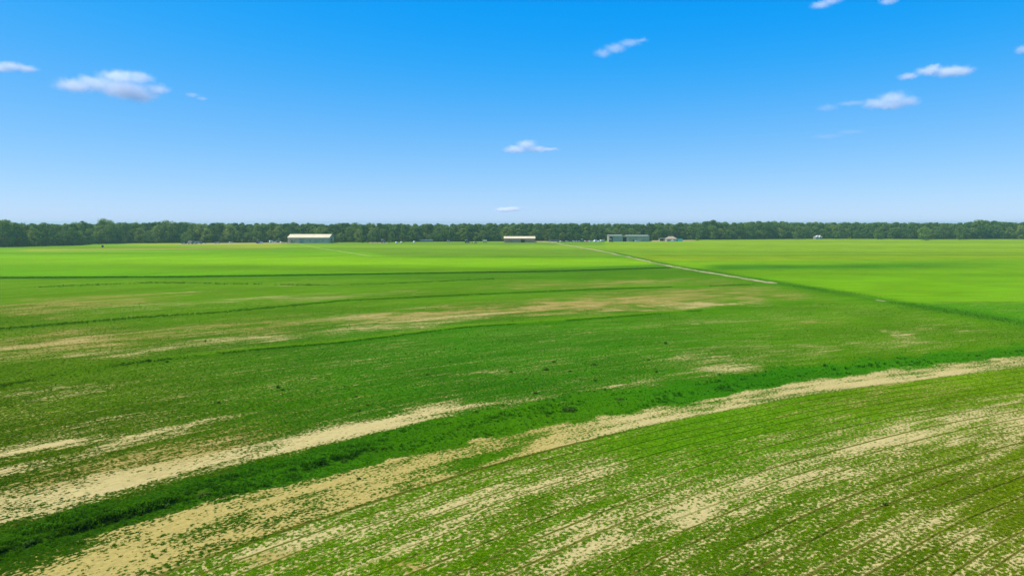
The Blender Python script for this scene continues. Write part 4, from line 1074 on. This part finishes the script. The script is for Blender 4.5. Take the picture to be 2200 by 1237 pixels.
tractor(1251, 520.0, 0.8, V_DARK, V_WHITE, 'dark tractor with a pale roof in the vehicle row', 1.15)
car(CAR, V_WHITE, 1275.5, 519.9, 1.5, 'small white car left of the white van near the sheds')
car(VAN, V_WHITE, 1280.5, 519.6, .7, 'white van right of the small white car near the sheds', 'parked_van', 'van')
car(CAR, V_WHITE, 1288, 519.9, .4, 'white car between the white van and the cream truck')
truck(1294.5, 519.6, .7, V_YEL, V_CREAM, 'cream boxed truck with yellow cab left of the grey sheds')
tractor(1313, 520.0, .9, V_GREEN, V_WHITE, 'green tractor with white roof in the open bay of the left shed', 1.2)
car(CAR, V_WHITE, 1368.5, 519.8, .05, 'white car in front of the right grey shed')
car(PICK, V_WHITE, 1446.5, 518.9, .1, 'white pickup in front of the tan house', 'pickup_truck', 'pickup')

g = ground(1375, 517.6); o = empty('yard_lamp', g)
MB().tube((0,0,0), (0,0,9.6), .13, .08, 8).build('pole', M_GREYP, o)
MB().tube((0,0,9.5), (-1.1,0,9.9), .05, .05, 6).build('arm', M_GREYP, o)
MB().prism([(-1.5,9.7),(-.6,9.7),(-.75,10.15),(-1.35,10.15)], -.4, .4).build('lamp_head', M_WHITE, o, .05)
tag(o, 'tall pole with a white lamp head above the right grey shed', 'lamp post')

# bird over the wood
def bird(px, py, dist, span, label):
    a = (px-CX)/F_PX; b = (CY-py)/F_PX
    dv = Vector((a, math.cos(PITCH)+b*math.sin(PITCH), -math.sin(PITCH)+b*math.cos(PITCH)))
    p = Vector((0,0,CAM_H))+dv*(dist/dv.y); o = empty('bird', p, 0.6); s = span
    m = paint('feathers', (0.03,0.03,0.03), 0.8)
    bd = MB(); prev = None
    pr = [(-.30,.012),(-.2,.045),(-.05,.06),(.1,.05),(.17,.03),(.21,.035),(.26,.022),(.31,.004)]
    n = 8; vs_ = [(x*s, r_*s*math.cos(6.283*i/n), r_*s*math.sin(6.283*i/n)) for x, r_ in pr for i in range(n)]
    bd.add(vs_, [(j*n+i, j*n+(i+1)%n, (j+1)*n+(i+1)%n, (j+1)*n+i) for j in range(len(pr)-1) for i in range(n)])
    bd.build('body', m, o, smooth=True)
    for sg in (-1, 1):
        w = [(.12,.03*sg,.02),(.10,.25*sg,.10),(.0,.5*sg,.06),(-.08,.27*sg,.09),(-.1,.03*sg,.015)]
        w = [tuple(c*s for c in q) for q in w]; w2 = [(x_, y_, z_+.012*s) for x_, y_, z_ in w]
        MB().add(w+w2, [(0,1,2,3,4),(9,8,7,6,5)]+[((i+1)%5, i, i+5, (i+1)%5+5) for i in range(5)]).build('wing', m, o)
    MB().add([(-.28*s,0,0),(-.45*s,.07*s,0),(-.45*s,-.07*s,0),(-.28*s,0,.012*s),(-.45*s,.07*s,.012*s),(-.45*s,-.07*s,.012*s)], [(2,1,0),(3,4,5),(0,1,4,3),(1,2,5,4),(2,0,3,5)]).build('tail', m, o)
    return tag(o, label, 'bird')
bird(1978, 466.5, 420, 1.3, 'small dark bird flying above the wood at right')

# ------------------------------------------------------------------ clouds (volumes far beyond the wood)
def cloud(px, py, dist, lobes, dens, label, seed, sharp=1.0):
    """lobes: (dx, dy, rx, ry) in photo pixels about (px, py); depth follows the width"""
    a = (px-CX)/F_PX; b = (CY-py)/F_PX
    dv = Vector((a, math.cos(PITCH)+b*math.sin(PITCH), -math.sin(PITCH)+b*math.cos(PITCH)))
    t = dist/dv.length; p = Vector((0,0,CAM_H))+dv*t; k = t/F_PX           # metres per pixel there
    m, nt, out = new_mat('cloud_vapour'); q = N(nt)
    tc = nt.nodes.new('ShaderNodeTexCoord'); P = tc.outputs['Object']
    R = max(l[3] for l in lobes)*k
    wn = nt.nodes.new('ShaderNodeTexNoise'); nt.links.new(P, wn.inputs['Vector']); wn.inputs['Scale'].default_value = 1.1/R; wn.inputs['Detail'].default_value = 3; wn.inputs['Roughness'].default_value = 0.55
    off = q.vm('MULTIPLY', q.vm('SUBTRACT', wn.outputs['Color'], (0.5,0.5,0.5)), (R*1.1,)*3)
    Pw = q.vm('ADD', q.vm('ADD', P, off), (seed*0.0,)*3)
    acc = None
    rot = -math.atan2(p.x, p.y)
    for dx, dy, rx, ry in lobes:
        c = Vector((dx*k, 0, -dy*k))
        d = q.vm('LENGTH', q.vm('DIVIDE', q.vm('SUBTRACT', Pw, tuple(c)), (rx*k*1.25, max(rx*0.55, ry)*k*1.25, ry*k*1.25)))
        v = q.m('SUBTRACT', 1.0, d)
        if acc is None: acc = v
        else:
            acc = q.m('SMOOTH_MAX', acc, v, 0.3)
    fine = q.noise(P, 3.0/R, 4, 0.6)
    f = q.m('ADD', acc, q.m('MULTIPLY', q.m('SUBTRACT', fine, 0.5), 0.35))
    den = q.m('MULTIPLY', q.m('POWER', q.rng(f, 0.0, 0.85/sharp), 1.6), 0.36*dens/R)
    vol = nt.nodes.new('ShaderNodeVolumePrincipled')
    vol.inputs['Color'].default_value = (0.995, 0.995, 1.0, 1); vol.inputs['Anisotropy'].default_value = 0.0
    nt.links.new(den, vol.inputs['Density']); nt.links.new(vol.outputs[0], out.inputs['Volume'])
    # hull: a lumpy closed skin round all the lobes
    bm = bmesh.new()
    for dx, dy, rx, ry in lobes:
        mt = Matrix.Translation((dx*k, 0, -dy*k)) @ Matrix.Diagonal((rx*k*1.55, max(rx*.55, ry)*k*1.55, ry*k*1.55, 1))
        bmesh.ops.create_icosphere(bm, subdivisions=2, radius=1.0, matrix=mt)
    me = bpy.data.meshes.new('cloud')
    pts = [v.co.copy() for v in bm.verts]; bm.free()
    bm = bmesh.new()
    for c in pts: bm.verts.new(c)
    r_ = bmesh.ops.convex_hull(bm, input=bm.verts)
    bmesh.ops.delete(bm, geom=[v for v in bm.verts if not v.link_faces], context='VERTS')
    bm.to_mesh(me); bm.free(); me.materials.append(m)
    o = link(bpy.data.objects.new('cloud', me)); o.location = p; o.rotation_euler = (0, 0, rot)
    return tag(o, label, 'cloud', kind='structure') and o
CLOUDS = [
 (245,183,6000,[(-70,8,45,16),(-35,0,40,18),(10,-18,45,17),(50,-20,34,16),(20,8,60,22),(85,2,30,14),(45,18,45,16)],3.2,'largest white cloud at upper left'),
 (10,143,7000,[(-20,4,40,11),(12,-2,30,11),(38,0,26,9)],2.2,'white cloud cut by the left edge'),
 (420,207,6500,[(-6,-2,16,6),(12,4,14,5)],0.7,'tiny faint wisp right of the largest cloud'),
 (1330,102,6000,[(-34,11,24,11),(-8,2,28,12),(22,-8,28,9),(46,-13,18,5)],1.2,'slanting wispy cloud near the top right of centre'),
 (1772,8,5000,[(-8,2,24,9),(14,-4,24,9)],1.5,'small cloud touching the top edge'),
 (1910,2,5000,[(0,0,22,9)],1.5,'smallest cloud at the top edge'),
 (2012,155,6000,[(-52,3,24,8),(-12,-4,32,11),(24,2,36,13),(48,4,26,12),(-6,-12,16,8)],2.6,'white ragged cloud at upper right'),
 (1910,217,6500,[(-22,4,34,13),(8,-4,36,17),(34,4,28,13),(6,10,36,10)],2.3,'white rounded cloud below the ragged one at upper right'),
 (1805,228,6500,[(-25,2,26,9),(22,-4,36,6)],0.45,'faint veil left of the rounded cloud'),
 (2196,107,6000,[(2,0,18,11)],1.6,'cloud just entering at the right edge'),
 (1127,317,10000,[(-20,4,30,9),(4,-6,26,12),(26,4,26,8),(52,4,26,5)],2.4,'small low cloud above the middle of the wood'),
 (1092,449,20000,[(-10,2,24,6),(10,0,22,6)],2.6,'lowest small cloud just above the wood'),
 (1800,287,9000,[(-20,5,40,6),(25,-2,36,6)],0.12,'very faint streak below the rounded cloud')]
for i, (px, py, ds, lb, dn, lab) in enumerate(CLOUDS): cloud(px, py, ds, lb, dn, lab, i)

# ------------------------------------------------------------------ haze
hz, nt, out = new_mat('haze_air')
pv = nt.nodes.new('ShaderNodeVolumePrincipled')
pv.inputs['Color'].default_value = (0.50, 0.80, 0.74, 1); pv.inputs['Density'].default_value = 0.00013; pv.inputs['Anisotropy'].default_value = 0.2
nt.links.new(pv.outputs[0], out.inputs['Volume'])
o = MB().box(-5400, 5400, -5400, 5400, -1.2, 32).build('haze', hz)
tag(o, 'thin pale blue summer haze over the fields', 'haze', kind='stuff')
